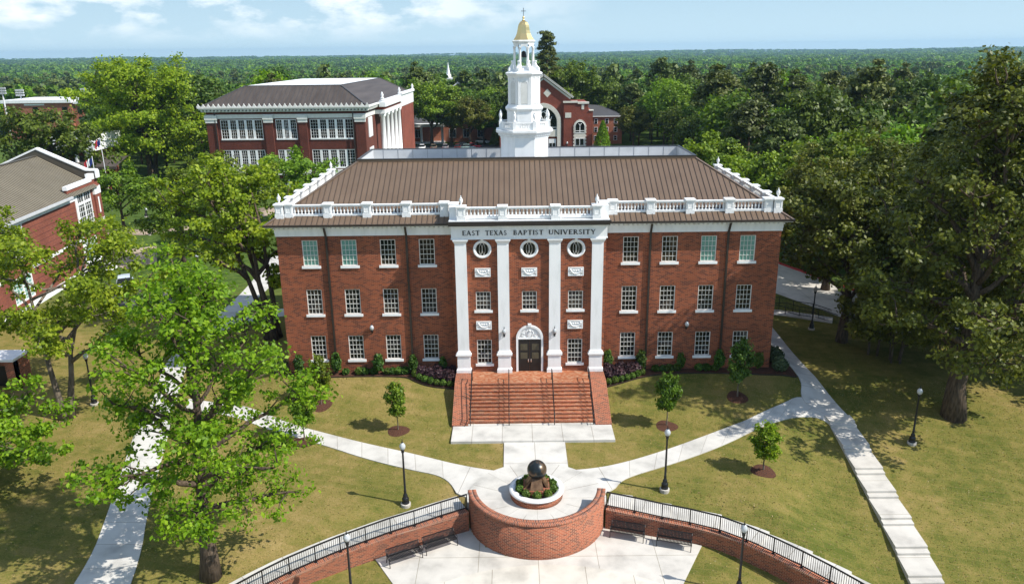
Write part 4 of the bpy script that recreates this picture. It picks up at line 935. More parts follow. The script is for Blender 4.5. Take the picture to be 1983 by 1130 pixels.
for k in range(8):
    a = O8+k*math.pi/4; c, s = math.cos(a), math.sin(a)
    mb = MB(); mb.xf = lambda u, d, z, c=c, s=s: (sx_+c*d-s*u, sy+s*d+c*u, z)
    prof = [(.85,23.68),(1.40,23.68),(1.41,23.80),(1.38,23.92),(1.27,24.02),(1.17,24.12),(1.10,24.26),(1.09,24.36),(1.14,24.42),(1.12,24.50),(1.02,24.52),(.93,24.46),(.85,24.40)]
    mb.extrx([(y, z) for y, z in prof], -.11, .11); mb.build('scroll_bracket', M['white'], steeple)
    mb = MB(); r = .87/math.cos(O8)-.1; p = (sx_+r*c, sy+r*s); mb.lathe(*p, [(.125,24.02),(.125,24.14),(.10,24.18),(.09,25.50),(.125,25.56),(.125,25.62)], 10); mb.build('column', M['white'], steeple)
mb = MB()                                                    # arches between the columns
for k in range(8):
    a = k*math.pi/4; c, s = math.cos(a), math.sin(a); mb.xf = lambda u, d, z, c=c, s=s: (sx_+c*(.80+d)-s*u, sy+s*(.80+d)+c*u, z)
    n = 8
    for i in range(n):
        t0, t1 = math.pi*i/n, math.pi*(i+1)/n; u0, u1, z0, z1 = .26*math.cos(t0), .26*math.cos(t1), 25.40+.26*math.sin(t0), 25.40+.26*math.sin(t1)
        for d in (0, .1): mb.add([(u0,d,z0),(u1,d,z1),(u1,d,25.86),(u0,d,25.86)], [(0,1,2,3)] if d else [(3,2,1,0)])
        mb.add([(u0,0,z0),(u1,0,z1),(u1,.1,z1),(u0,.1,z0)], [(0,1,2,3)])
mb.build('lantern_arch', M['white'], steeple)
sub('lantern_cornice', [octp(1.74,25.78), octp(1.74,25.92), octp(1.92,26.02), octp(1.92,26.10), octp(1.72,26.14)])
sub('dome', [octp(1.70,26.14), octp(1.66,26.20), octp(1.36,26.42), octp(1.15,26.66), octp(1.02,26.92), octp(.95,27.16), octp(.86,27.34), octp(.66,27.52), octp(.40,27.64), octp(.2,27.70)], 'gold')
sub('finial', [(.13,27.68),(.10,27.76),(.06,27.80),(.10,27.88),(.09,27.96),(.03,28.02)], 'gold', 12, True)
mb = MB(); mb.box(sx_-.028, sx_+.028, sy-.028, sy+.028, 28.0, 28.68); mb.box(sx_-.19, sx_+.19, sy-.027, sy+.027, 28.40, 28.455); mb.build('cross', M['steel'], steeple)
mb = MB(); mb.lathe(sx_, sy, [(.30,24.75),(.28,24.85),(.2,25.05),(.18,25.2),(.05,25.28)], 14); mb.build('bell', M['black'], steeple)

# ------------------------------------------------------------------ entrance steps
st = thing('entrance_steps', 'broad brick stairway with cheek walls up to the front door', 'steps', (0, -4, -.8))
mb = MB(); mb.box(-4.66, 4.66, -3.66, -1.2, -1.2, .925)
rise = 1.725/11; tr = .325
for k in range(1, 11): mb.box(-4.66, 4.66, -3.66-tr*k, -3.66-tr*(k-1), -1.2, .925-rise*k)
mb.build('step_flight', M['brick_pave'], st)
mb = MB()
for k in range(11): mb.box(-4.655, 4.655, -3.685-tr*k, -3.5-tr*k, .925-rise*k-.045, .925-rise*k+.006)
mb.build('nosing', M['brick_step'], st)
for s in (-1, 1):
    mb = MB(); pr = [(-1.52,-1.2),(-1.52,.96),(-3.3,.96),(-7.25,-.72),(-7.25,-1.2)]
    mb.extrx(pr, min(s*4.66, s*5.84), max(s*4.66, s*5.84)); mb.build('cheek_wall', M['brick_step'], st)
for x, wh in ((-4.5, 'outer left'), (-1.66, 'inner left'), (1.66, 'inner right'), (4.5, 'outer right')):
    h = thing('stair_handrail', 'black metal handrail, the %s one of four on the brick steps' % wh, 'handrail', (x, -4, .0), group='handrails on the entrance steps')
    zt, zb_ = .925, -.80
    for h_, nm in ((.92, 'top_rail'), (.46, 'lower_rail')):
        mb = MB(); mb.tube([(x,-2.95,zt+h_),(x,-3.7,zt+h_),(x,-6.95,zb_+h_+.05),(x,-7.45,zb_+h_)], .034, 6)
        mb.build(nm, M['black'], h)
    for y, z in ((-2.95, zt), (-4.9, .16), (-7.2, zb_)):
        mb = MB(); top = zt+.92 if y > -3.7 else (z+.99 if y > -7 else zb_+.94); mb.tube([(x,y,z-.1),(x,y,top)], .034, 6); mb.build('post', M['black'], h)

# ------------------------------------------------------------------ lanterns and lamp posts
def acorn(mb, z, k=1.0): mb.lathe(0, 0, [(.085*k,z),(.15*k,z+.07*k),(.185*k,z+.19*k),(.17*k,z+.29*k),(.10*k,z+.39*k),(.055*k,z+.45*k)], 12)
wlamp = thing('wall_lantern', '', 'lantern', local=True)
mb = MB(); mb.box(-.07,.07,-.03,.02,-.18,.2); mb.tube([(0,0,-.1),(0,-.16,-.05),(0,-.20,.08)], .03, 6); mb.build('bracket', M['black'], wlamp)
mb = MB(); mb.xf = lambda x, y, z: (x, y-.20, z); mb.lathe(0, 0, [(.05,-.02),(.10,.06),(.10,.12)], 10); mb.build('cup', M['black'], wlamp)
mb = MB(); mb.xf = lambda x, y, z: (x, y-.20, z); acorn(mb, .12, .95); mb.build('globe', M['acorn'], wlamp)
mb = MB(); mb.xf = lambda x, y, z: (x, y-.20, z); mb.lathe(0, 0, [(.055,.54),(.03,.60),(.012,.74),(.0,.76)], 8); mb.build('finial', M['black'], wlamp)
LL = [((-1.99, py-.22, 4.12), 'acorn wall lantern on the pilaster left of the front door'), ((1.95, py-.22, 4.12), 'acorn wall lantern on the pilaster right of the front door'),
      ((-12.57, -.02, 4.05), 'acorn wall lantern on the brick left wing'), ((12.57, -.02, 4.05), 'acorn wall lantern on the brick right wing')]
for i, (p, lb) in enumerate(LL):
    if i == 0: wlamp.location = p; wlamp['label'] = lb; wlamp['group'] = 'acorn lanterns on the front of the hall'
    else: dup(wlamp, p, 0, lb)
lamp = thing('lamp_post', '', 'lamp post', local=True, group='black acorn lamp posts around the lawns')
mb = MB(); mb.lathe(0, 0, [(.31,-.3),(.31,.12),(.29,.14)], 20, smooth=False); mb.build('concrete_base', M['conc_plain'], lamp)
mb = MB(); mb.lathe(0, 0, [(.23,.14),(.23,.24),(.19,.27),(.215,.36),(.215,.48),(.16,.56),(.13,.60),(.15,.66),(.13,.74),(.085,.80),(.08,.95),(.095,.98),(.07,1.02),(.055,3.55),(.06,3.58)], 16); mb.build('post', M['black'], lamp)
mb = MB(); mb.lathe(0, 0, [(.06,3.58),(.10,3.62),(.085,3.68),(.12,3.76),(.12,3.80)], 14); mb.build('collar', M['black'], lamp)
mb = MB(); acorn(mb, 3.80, 1.05); mb.build('globe', M['acorn'], lamp)
mb = MB(); mb.lathe(0, 0, [(.075,4.25),(.05,4.30),(.02,4.36),(.025,4.40),(.006,4.52)], 10); mb.build('finial', M['black'], lamp)
lamps = [(-8.01,-16.73,'black acorn lamp post on the lawn left of the rotunda, by its railing'), (8.12,-15.56,'black acorn lamp post on the lawn right of the rotunda'),
         (26.82,-9.29,'black acorn lamp post on the right lawn in front of the thick oak trunk'), (27.26,11.29,'black acorn lamp post beside the shaded drive railing, right of the hall'),
         (33.72,38.1,'small far acorn lamp post on the grass beyond the red kerb'), (-33.96,-3.32,'acorn lamp post half hidden by the leaves of the big left tree'),
         (-32.5,-18.44,'lamp post at the left edge of the photo of which only the base shows'), (-9.95,-24.1,'lamp post rising from below the frame before the left brick wall'),
         (10.62,-23.55,'lamp post rising from below the frame before the right brick wall'), (-36.81,26.01,'acorn lamp post on grass behind the big left tree crown'),
         (-64.7,73.58,'far lamp post between lawns near the tan walk'), (-57,58,'far lamp post with pale globe beside the small round tree')]
for i, (x, y, lb) in enumerate(lamps):
    p = (x, y, tg(x, y)+.03)
    if i == 0: lamp.location = p; lamp['label'] = lb
    else: dup(lamp, p, i*.7, lb)

# ------------------------------------------------------------------ benches
bench = thing('bench', '', 'bench', local=True, group='black slatted benches along the plaza walls')
L_ = 1.95
mb = MB()
for i in range(24):
    x = -L_/2+.06+(L_-.12)*i/23; mb.box(x-.027, x+.027, -.22, .20, .43, .455)
mb.box(-L_/2, L_/2, -.25, -.22, .415, .455); mb.box(-L_/2, L_/2, .20, .23, .415, .455); mb.build('seat', M['black'], bench)
mb = MB()
for i in range(24):
    x = -L_/2+.06+(L_-.12)*i/23; mb.bar((x,.225,.47), (x,.34,.82), .05, .02)
mb.bar((-L_/2,.35,.84), (L_/2,.35,.84), .04, .04); mb.bar((-L_/2,.225,.48), (L_/2,.225,.48), .03, .03); mb.build('backrest', M['black'], bench)
for s in (-1, 1):
    mb = MB(); x = s*(L_/2+.01); mb.tube([(x,-.27,0),(x,-.2,.43),(x,-.22,.62),(x,.24,.64)], .024, 6); mb.tube([(x,.32,0),(x,.2,.42),(x,.36,.86)], .024, 6); mb.tube([(x,-.2,.43),(x,.21,.43)], .02, 6); mb.build('leg', M['black'], bench)
bl = [(-7.62,-20.62,28.5,'left outer bench, black slats in sun before the left brick wall'),(-5.68,-19.50,28.5,'left inner bench, black slats beside the rotunda wall'),
      (5.35,-18.72,-17.5,'right inner bench in the shade of the right wall, nearest the rotunda'),(7.95,-19.62,-17.5,'right outer bench in the shade of the right wall, by the lawn corner')]
for i, (x, y, a, lb) in enumerate(bl):
    if i == 0: bench.location = (x, y, -2.38); bench.rotation_euler = (0, 0, R(a)); bench['label'] = lb
    else: dup(bench, (x, y, -2.38), R(a), lb)

# ------------------------------------------------------------------ drive railing
t = thing('drive_railing', 'black stepped railing along the sloping sidewalk by the drive', 'railing', (25, 15.5, -.4))
for off_, nm in ((0, 'front'), (2.0, 'back')):
    pts = [(23.4,15.6+off_),(26.2,15.6+off_*.95),(27.4,15.0+off_*.9),(29.0,14.2+off_*.8),(30.4,13.0+off_*.8)]
    zp = [-.1,-.1,-.3,-.3,-.55]
    for (a, za), (b, zb2) in zip(zip(pts[:-1], zp[:-1]), zip(pts[1:], zp[1:])):
        mb = MB()
        for h in (.15, 1.05): mb.bar((*a, za+h-.15), (*b, zb2+h-.15), .05, .05)
        n = int(math.dist(a, b)/.13)
        for i in range(n+1): q = i/n; mb.box(a[0]+(b[0]-a[0])*q-.01, a[0]+(b[0]-a[0])*q+.01, a[1]+(b[1]-a[1])*q-.01, a[1]+(b[1]-a[1])*q+.01, za+(zb2-za)*q-.1, za+(zb2-za)*q+.9)
        mb.build('rail_panel', M['black'], t)
        mb = MB(); mb.box(a[0]-.03, a[0]+.03, a[1]-.03, a[1]+.03, za-.45, za+.92); mb.build('post', M['black'], t)

# ------------------------------------------------------------------ old hall behind (local coordinates: x to its right end, y back)
OHz = tz(-45, 110)
oh = thing('old_hall', 'old dark brick hall with toothed white cornice and grouped white windows', 'building', (-30.2, 98.5, 0), R(-2), local=True)
OW, OD, zb0 = -32.0, 52.0, -4.0
grp = [(-29.3,-20.8,5),(-18.1,-13.9,3),(-11.2,-2.5,5)]
rows = [(8.85,12.75),(3.1,6.75),(-2.6,.9)]
mb = MB(); wall_cells(mb, OW, 0, zb0, 14.3, 0, [(a, b, z0, z1) for a, b, n in grp for z0, z1 in rows], .2)
mb.add([(0,0,zb0),(0,OD,zb0),(0,OD,14.3),(0,0,14.3)], [(0,1,2,3)]); mb.add([(OW,OD,zb0),(OW,0,zb0),(OW,0,14.3),(OW,OD,14.3)], [(0,1,2,3)]); mb.add([(0,OD,zb0),(OW,OD,zb0),(OW,OD,14.3),(0,OD,14.3)], [(0,1,2,3)])
for a, b in ((OW,-29.9),(-20.3,-18.6),(-13.4,-11.7),(-2.0,0)): mb.box(a+.02, b-.02, -.35, -.003, zb0, 12.6)
mb.build('wall', M['brick_dark'], oh)
mb = MB(); mb.box(OW-.1, .1, -.14, -.005, 12.95, 13.75); mb.box(.004, .14, .01, OD, 12.95, 13.75)
for a, b in ((OW,-29.9),(-20.3,-18.6),(-13.4,-11.7),(-2.0,0)): mb.box(a-.1, b+.1, -.50, -.14, 12.15, 12.75); mb.box(a-.2, b+.2, -.6, -.145, 12.75, 13.6)
mb.box(OW-.3, .3, -.55, -.37, 1.75, 2.75); mb.box(OW, 0, -.36, -.004, 1.75, 2.75); mb.build('stone_band', M['cream'], oh)
mb = MB()
def ocor(o0, z0, z1): mb.box(OW-o0, o0, -o0, -.002 if o0 < .3 else .3, z0, z1); mb.box(-.05, o0+.001, .3, OD+o0, z0, z1); mb.box(OW-o0, OW+.05, .3, OD+o0, z0, z1)
ocor(.55, 14.25, 14.42); ocor(.95, 14.72, 15.0); ocor(1.15, 15.0, 15.3)
x = OW-.6
while x < .7: mb.box(x, x+.34, -.86, -.1, 14.42, 14.72); x += .72
y = .6
while y < OD: mb.box(.1, .86, y, y+.34, 14.42, 14.72); y += .72
mb.build('cornice', M['cream'], oh)
mb = MB(); x = OW-.9
while x < 1.1: mb.extr([(x-.42,15.3),(x+.42,15.3),(x+.2,15.55),(x,15.92),(x-.2,15.55)], -1.12, -.95); x += 1.02
mb.build('antefix_row', M['cream'], oh)
for a, b, n in grp:
    for z0, z1 in rows:
        ob = MB(); ob.box(a, a+.12, .03, .2, z0, z1); ob.box(b-.12, b, .03, .2, z0, z1); ob.box(a+.12, b-.12, .03, .2, z1-.14, z1); ob.box(a-.05, b+.05, -.12, .2, z0-.12, z0+.16)
        wd = (b-a-.24)/n
        for i in range(1, n): xx = a+.12+wd*i; ob.box(xx-.25, xx+.25, .02, .2, z0+.16, z1-.14)
        for i in range(n):
            xa = a+.12+wd*i+(.25 if i else 0); xb = a+.12+wd*(i+1)-(.25 if i < n-1 else 0)
            for k in (1, 2): xx = xa+(xb-xa)*k/3; ob.box(xx-.02, xx+.02, .06, .12, z0+.16, z1-.14)
            for k in range(1, 6): zz = z0+.16+(z1-z0-.3)*k/6; ob.box(xa, xb, .065, .115, zz-(.035 if k == 3 else .016), zz+(.035 if k == 3 else .016))
        wo_ = ob.build('window_group', M['white'], oh)
        g = MB(); g.box(a+.1, b-.1, .125, .15, z0+.14, z1-.12); g.build('pane', M['glass'] if z0 < 5 else M['dim'], wo_)
for xx in (-30.1+.0, -2.35):
    mb = MB(); mb.box(xx-.09, xx+.09, -.52, -.36, -3, 14.2); mb.build('downspout', M['gutter'], oh)
mb = MB(); e0 = .6; vs = [(OW-e0,-e0,15.3),(e0,-e0,15.3),(e0,OD+e0,15.3),(OW-e0,OD+e0,15.3),(-25.5,5.6,19.0),(-5.8,5.6,19.0),(-5.8,46,19.0),(-25.5,46,19.0)]
mb.add(vs, [(0,1,5,4),(1,2,6,5),(2,3,7,6),(3,0,4,7)]); rf = mb.build('roof', M['roof_old'], oh)
mb = MB(); mb.box(-25.4,-5.9,5.7,45.9,18.9,19.06); mb.build('flat_roof', M['white'], rf)
mb = MB()
for a, b in ((vs[1], vs[5]), (vs[0], vs[4]), (vs[2], vs[6])): mb.bar((a[0],a[1],a[2]+.05), (b[0],b[1],b[2]+.05), .3, .14)
mb.bar(vs[4], vs[5], .3, .2); mb.bar(vs[5], vs[6], .3, .2); x = OW+1
while x < -.3:
    f = 1 if -25.5 < x < -5.8 else ((x-OW+e0)/(-25.5-OW+e0) if x <= -25.5 else (e0-x)/(e0+5.8))
    mb.bar((x,-e0,15.33), (x,-e0+6.2*f,15.33+3.7*f), .05, .08); x += .9
mb.build('roof_ridge', M['slate'], rf)
# right hand portico with white columns
mb = MB(); mb.box(0.15, 2.2, 9, 30, 12.95, 13.75); mb.box(1.16, 2.5, 8.6, 30.4, 14.4, 15.3); mb.box(1.16, 2.2, 9, 30, 15.31, 15.7); mb.box(.15, 2.3, 8.8, 30.2, 1.5, 2.6); mb.build('portico_entablature', M['white'], oh)
mb = MB(); mb.box(.15, 2.0, 9.2, 29.8, 13.76, 14.39); mb.box(.15, 2.0, 9.2, 29.8, zb0, 1.49); mb.build('portico_wall', M['brick_red'], oh)
for y in (10, 14.6, 19.4, 24.2, 29): mb = MB(); mb.lathe(1.5, y, [(.75,2.6),(.75,2.9),(.6,3.0),(.52,12.2),(.7,12.4),(.8,12.9)], 14); mb.build('column', M['white'], oh)
for y0 in (2.2, 33, 38, 44):
    for z0, z1 in rows:
        mb = MB(); mb.box(.003, .16, y0, y0+3.6, z0, z1); wo_ = mb.build('window', M['white'], oh)
mb = MB(); mb.box(1.16, 1.9, 31.5, 50, 12.9, 15.6); mb.box(1.2, 2.2, 31.2, 50.4, 15.61, 16.1); mb.build('end_pavilion_cornice', M['white'], oh)
mb = MB(); mb.box(.2, 1.8, 31.6, 49.9, zb0, 12.89); mb.build('end_pavilion_wall', M['brick_red'], oh)
for x, y in ((1.8, 9.2), (1.8, 29.8), (1.7, 50)): mb = MB(); mb.lathe(x, y, [(.4,15.9),(.4,16.2),(.2,16.4),(.35,16.8),(.15,17.2),(.0,17.5)], 8); mb.build('urn', M['white'], oh)

# ------------------------------------------------------------------ left hall (local: x towards the photo's right = outward normal, y back along the wall)
lh = thing('left_hall', 'brick hall at the left edge with tan seamed metal roof and gable parapet', 'building', (-54.8, 40.5, 0), R(6), local=True)
def lf(mb): mb.xf = None; return mb
LHL = -46.0
lw = [(-23.2,-19.1,4.65,8.75),(-5.55,-1.5,5.1,9.25),(-5.4,-1.9,.75,3.45),(-23.2,-19.1,.75,3.45)]
mb = MB(); mb.xf = lambda x, y, z: (y*-1, x, z)     # wall drawn as a -y facing panel, then turned to face +x
# panel coordinates: u = y along the wall, so facing +x : (u, d, z) -> (-d, u, z)
mb.xf = lambda u, d, z: (-d, u, z)
wall_cells(mb, LHL, .8, -1.5, 9.3, 0, lw, .18); mb.xf = None
mb.add([(0,.8,-1.5),(-13,.8,-1.5),(-13,.8,11),(-6.3,.8,13.9),(0,.8,11)], [(0,1,2,3,4)])
mb.add([(-13,LHL,-1.5),(0,LHL,-1.5),(0,LHL,9.3),(-13,LHL,9.3)], [(0,1,2,3)]); mb.add([(-13,.8,-1.5),(-13,LHL,-1.5),(-13,LHL,9.3),(-13,.8,9.3)], [(0,1,2,3)])
mb.box(-.6,.22,-.75,1.0,-1.5,9.55); mb.box(-.3,.005,-7.8,-.75,9.3,10.1); mb.box(-.5,.02,-.75,1.0,9.55,10.3)
mb.build('wall', M['brick_groove'], lh)
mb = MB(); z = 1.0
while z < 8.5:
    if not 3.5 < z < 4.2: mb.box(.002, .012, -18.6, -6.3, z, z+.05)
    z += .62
mb.build('groove_shadow_strips', mat('groove_shadow_brick', (.09,.022,.016), .9), lh)  # dark strips on the wall face paint the shade of its grooves
mb = MB(); mb.box(.003,.07,LHL,-6.2,8.6,9.05); mb.box(.003,.06,-18.7,-6.2,3.6,3.95); mb.box(.003,.06,LHL,-23.5,3.6,3.95); mb.box(.003,.06,LHL,.7,-.6,.3)
mb.box(-.65,.27,-.82,1.05,4.3,5.25); mb.box(-.65,.27,-.82,1.05,8.4,9.35); mb.box(-.4,.1,-7.9,-.82,10.1,10.55); mb.box(-.6,.12,-.82,1.15,10.3,11.0)
mb.box(.003,.09,-6.2,-5.6,.3,9.3); mb.box(.226,.25,-.1,.25,6.0,8.0); mb.build('white_bands', M['white'], lh)
for u0, u1, z0, z1 in lw:
    mb = MB(); mb.xf = lambda u, d, z: (-d, u, z); b = .14
    mb.box(u0,u0+b,.02,.16,z0,z1); mb.box(u1-b,u1,.02,.16,z0,z1); mb.box(u0+b,u1-b,.02,.16,z1-b,z1); mb.box(u0+b,u1-b,.02,.16,z0,z0+b); c = (u0+u1)/2; mb.box(c-.12,c+.12,.03,.16,z0+b,z1-b)
    zt = z0+(z1-z0)*.68; tall = z1-z0 > 3.5
    if tall: mb.box(u0+b,c-.12,.03,.16,zt-.12,zt+.12); mb.box(c+.12,u1-b,.03,.16,zt-.12,zt+.12)
    for a, e in ((u0+b, c-.12), (c+.12, u1-b)):
        for k in (1, 2): x = a+(e-a)*k/3; mb.box(x-.025,x+.025,.07,.12,z0+b,z1-b)
        for k in range(1, 7): z = z0+(z1-z0)*k/7; mb.box(a,e,.075,.115,z-.02,z+.02)
    o = mb.build('window', M['white'], lh); mb = MB(); mb.xf = lambda u, d, z: (-d, u, z); mb.box(u0+.1,u1-.1,.125,.15,z0+.1,z1-.1); mb.build('pane', M['glass'] if tall else M['teal'], o)
mb = MB(); mb.add([(.55,LHL,9.35),(.55,-.1,9.35),(-6.3,-.1,13.35),(-6.3,LHL,13.35),(-13.5,LHL,9.35),(-13.5,-.1,9.35)], [(0,1,2,3),(3,2,5,4)])
mb.add([(.55,LHL,9.35),(-6.3,LHL,13.35),(-13.5,LHL,9.35)], [(0,1,2)])
rf = mb.build('roof', M['roof_tan'], lh)
mb = MB(); u = LHL+.3
while u < -.2: mb.bar((.55,u,9.38), (-6.3,u,13.38), .05, .07, up=(0,0,1)); u += .46
mb.bar((-6.3,LHL,13.4), (-6.3,-.1,13.4), .35, .1); mb.build('standing_seam', M['roof_tan_seam'], rf)
mb = MB(); mb.box(.5,.72,LHL,-7.9,9.15,9.42); mb.build('gutter', M['grey_panel'], lh)
mb = MB(); pr = [(.35,10.7),(.35,11.3),(-.8,11.35),(-6.3,14.15),(-13.2,11.2),(-13.2,9.2),(-6.3,13.0),(-.7,9.2)]
mb.extr(pr, .1, .75); mb.build('gable_parapet', M['roof_tan_seam'], lh)
mb = MB()
for a, b in (((.45,11.38),(-.8,11.43)), ((-.8,11.43),(-6.3,14.24)), ((-6.3,14.24),(-13.4,11.25))): mb.bar((a[0],.43,a[1]), (b[0],.43,b[1]), .85, .2)
mb.box(.32,.5,-.0,.95,10.4,11.3); mb.build('parapet_coping', M['white'], lh)
# white entrance steps beside it
mb = MB()
for k in range(6): mb.box(-54.2+.35*k, -53.8+.35*k, 34.2, 37.6, -1, .9-.16*k)
mb.build('stone_steps', M['white'], None); o = bpy.data.objects['stone_steps']; tag(o, 'white steps at the corner of the left brick hall', 'steps')
t = thing('stair_wall', 'low brick stair enclosure with white coping and dark opening at left edge', 'wall', (-43, 1, -.5))
mb = MB(); mb.add([(-41.3,-.9,-1.3),(-41.3,1.1,-1.3),(-41.3,1.1,2.1),(-41.3,-.9,2.1),(-50,-.9,-1.3),(-50,1.1,-1.3),(-50,1.1,2.1),(-50,-.9,2.1)], [(0,1,2,3),(1,5,6,2),(3,2,6,7)])
mb.box(-42.0,-41.3,-.9,-.3,-1.3,2.1); mb.box(-50,-42,-.3,.2,1.5,2.1); mb.build('wall_body', M['brick_step'], t)
mb = MB(); mb.box(-50,-42,.0,.1,-1.3,1.5); mb.build('dark_opening', M['black'], t); mb = MB(); mb.box(-50,-41.2,-1.0,1.2,2.1,2.3); mb.build('coping', M['white'], t)

# ------------------------------------------------------------------ chapel behind the steeple
ch = thing('chapel', 'red brick gothic chapel with pointed arch window behind the steeple', 'building', (7.9, 165, -2.3))
K = 1.072; cz = lambda z: 25.35-(25.35-z)*K
gx0, gx1 = 7.9-7.7, 7.9+7.7
def pointed(cx, hw, zs, zt, n=12):                            # outline of a pointed arch from right spring to left spring
    h = zt-zs; r = (hw*hw+h*h)/(2*hw); a1 = math.asin(min(1, h/r)); pts = []
    for i in range(n+1): a = a1*i/n; pts.append((cx+hw-r+r*math.cos(a), zs+r*math.sin(a)))
    return pts+[(2*cx-x, z) for x, z in pts[-2::-1]]
CY = 165.0
mb = MB(); poly = [(gx0,-3.5),(gx1,-3.5),(gx1,cz(13.3)),(7.9,cz(18.6)),(gx0,cz(13.3))]; mb.extr(poly, CY+.5, CY+40)
mb.box(gx1-2.0, 21.8, CY-.4, CY+14, -3.5, cz(9.9)); mb.box(gx1-2.0, 20.5, CY-.4, CY+14, cz(9.9), cz(12.0)); mb.box(-4.6, gx0+2.0, CY-.4, CY+14, -3.5, cz(4.0))
mb.build('wall', M['brick_red'], ch)
mb = MB()
for s in (-1, 1): mb.bar((7.9+s*8.3, CY+20, cz(13.3)-.1+.3), (7.9, CY+20, cz(18.9)+.25), 40.6, .3, up=(0,0,1)) if False else mb.add([(7.9,CY-.2,cz(19.3)),(7.9+s*8.6,CY-.2,cz(13.3)),(7.9+s*8.6,CY+40,cz(13.3)),(7.9,CY+40,cz(19.3))], [(0,1,2,3) if s > 0 else (3,2,1,0)])
mb.build('roof', M['slate'], ch)
for s in (-1, 1):
    mb = MB(); mb.bar((7.9+s*8.4, CY+.3, cz(13.35)), (7.9, CY+.3, cz(19.15)), .9, .55); mb.build('gable_coping', M['stone'], ch)
    mb = MB(); mb.bar((7.9+s*7.6, CY+.38, cz(13.35)-.3), (7.9, CY+.38, cz(18.3)), .35, .5); mb.build('rake_moulding', M['stone'], ch)
for a_ in ((gx1-2.2, 17.49, CY-.6, CY+1, cz(12.0), cz(12.0)+.45), (17.5, 20.7, CY-.65, CY+1, cz(12.0)-.3, cz(12.0)+.2), (20.71, 22.0, CY-.6, CY+1, cz(9.9), cz(9.9)+.3), (-4.8, gx0+2, CY-.6, CY+1, cz(4.0), cz(4.0)+.45)):
    mb = MB(); mb.box(*a_); mb.build('tower_coping', M['stone'], ch)
mb = MB(); mb.add([(7.4+1.6,CY+.44,cz(13.4)),(10.1,CY+.44,cz(14.5)),(9.0,CY+.44,cz(15.6)),(7.9,CY+.44,cz(14.5))], [(0,1,2,3)]); mb.build('diamond_panel', M['stone'], ch)
for a_ in ((14.0, 15.7, CY-.5, CY-.402, cz(8.2), cz(9.5)), (18.6, 19.3, CY-.5, CY-.402, cz(10.3), cz(11.6))): mb = MB(); mb.box(*a_); mb.build('stone_panel', M['stone'], ch)
def arch_ring(mb, cx, hw, hw2, zs, zt, zt2, y0, y1, zbase):
    a = [(cx+hw, zbase)]+pointed(cx, hw, zs, zt)+[(cx-hw, zbase)]; b = [(cx+hw2, zbase)]+pointed(cx, hw2, zs, zt2)+[(cx-hw2, zbase)]
    for i in range(len(a)-1):
        p, q, r, s = a[i], a[i+1], b[i+1], b[i]
        mb.add([(p[0],y0,p[1]),(q[0],y0,q[1]),(r[0],y0,r[1]),(s[0],y0,s[1]),(p[0],y1,p[1]),(q[0],y1,q[1]),(r[0],y1,r[1]),(s[0],y1,s[1])], [(3,2,1,0),(0,1,5,4),(2,3,7,6)])
mb = MB(); arch_ring(mb, 7.9, 5.0, 3.9, cz(7.0), cz(12.0), cz(10.9), CY-.1, CY+.5, -3); mb.box(4.0, 11.8, CY+.1, CY+.5, cz(3.3), cz(5.0)); mb.build('arch_surround', M['stone'], ch)
def gothic(cx, hw, zb_, zs, zt, y, nl):
    mb = MB(); pts = pointed(cx, hw, zs, zt); mb.add([(x, y, z) for x, z in [(cx-hw, zb_), (cx+hw, zb_)]+pts], [list(range(len(pts)+2))]); pane = None
    fr = MB()
    for i in range(nl+1):
        x = cx-hw+2*hw*i/nl; h = zs if i in (0, nl) else zs
        fr.box(x-.1, x+.1, y-.12, y-.01, zb_, h)
    fr.box(cx-hw, cx+hw, y-.121, y-.011, zb_, zb_+.2); fr.box(cx-hw, cx+hw, y-.123, y-.013, zb_+(zs-zb_)*.35-.08, zb_+(zs-zb_)*.35+.08)
    full = [(x, y-.07, z) for x, z in pts]; fr.tube(full, .12, 4)
    for i in range(1, nl):
        x = cx-hw+2*hw*i/nl
        for s in (-1, 1):
            q = [(x+s*(hw*.0+ (2*hw*.55)*(1-math.cos(a))), y-.07, zs+(zt-zs)*.86*math.sin(a)) for a in [k/8*1.25 for k in range(9)]]
            q = [p for p in q if abs(p[0]-cx) < hw*(1-max(0, (p[2]-zs)/(zt-zs))**1.6)]
            if len(q) > 1: fr.tube(q, .1, 4)
    o = fr.build('gothic_window', M['white'], ch); mb.build('pane', M['glass'], o); return o
gothic(7.9, 3.85, cz(5.0), cz(7.0), cz(10.85), CY+.38, 4)
gothic(18.2, 1.35, cz(4.2), cz(5.9), cz(7.2), CY-.5, 2)
mb = MB(); mb.box(16.6, 19.8, CY-.55, CY-.41, cz(.7), cz(4.2)); arch_ring(mb, 18.2, 1.75, 1.35, cz(5.9), cz(7.75), cz(7.2), CY-.62, CY-.41, cz(4.2))
for z in np.arange(cz(.8), cz(5.9), .9): mb.box(16.35, 16.6, CY-.56, CY-.41, z, z+.45); mb.box(19.8, 20.05, CY-.56, CY-.41, z, z+.45)
mb.build('window_surround', M['stone'], ch)
mb = MB(); mb.box(16.95, 19.45, CY-.60, CY-.551, cz(.95), cz(2.9)); mb.box(17.1, 18.1, CY-.62, CY-.601, cz(1.0), cz(2.8)); o = mb.build('lower_window', M['white'], ch)
mb = MB(); mb.box(17.1, 18.1, CY-.64, CY-.621, cz(1.05), cz(2.75)); mb.box(18.3, 19.3, CY-.64, CY-.601, cz(1.05), cz(2.75)); mb.build('pane', M['glass'], o)
mb = MB(); mb.box(9.4, 11.5, CY+.2, CY+.45, -2.4, cz(2.7)); o = mb.build('entrance_door', M['white'], ch); mb = MB()
for x in (9.6, 10.55): mb.box(x, x+.75, CY+.15, CY+.199, -2.2, cz(1.6))
mb.build('pane', M['glass'], o)
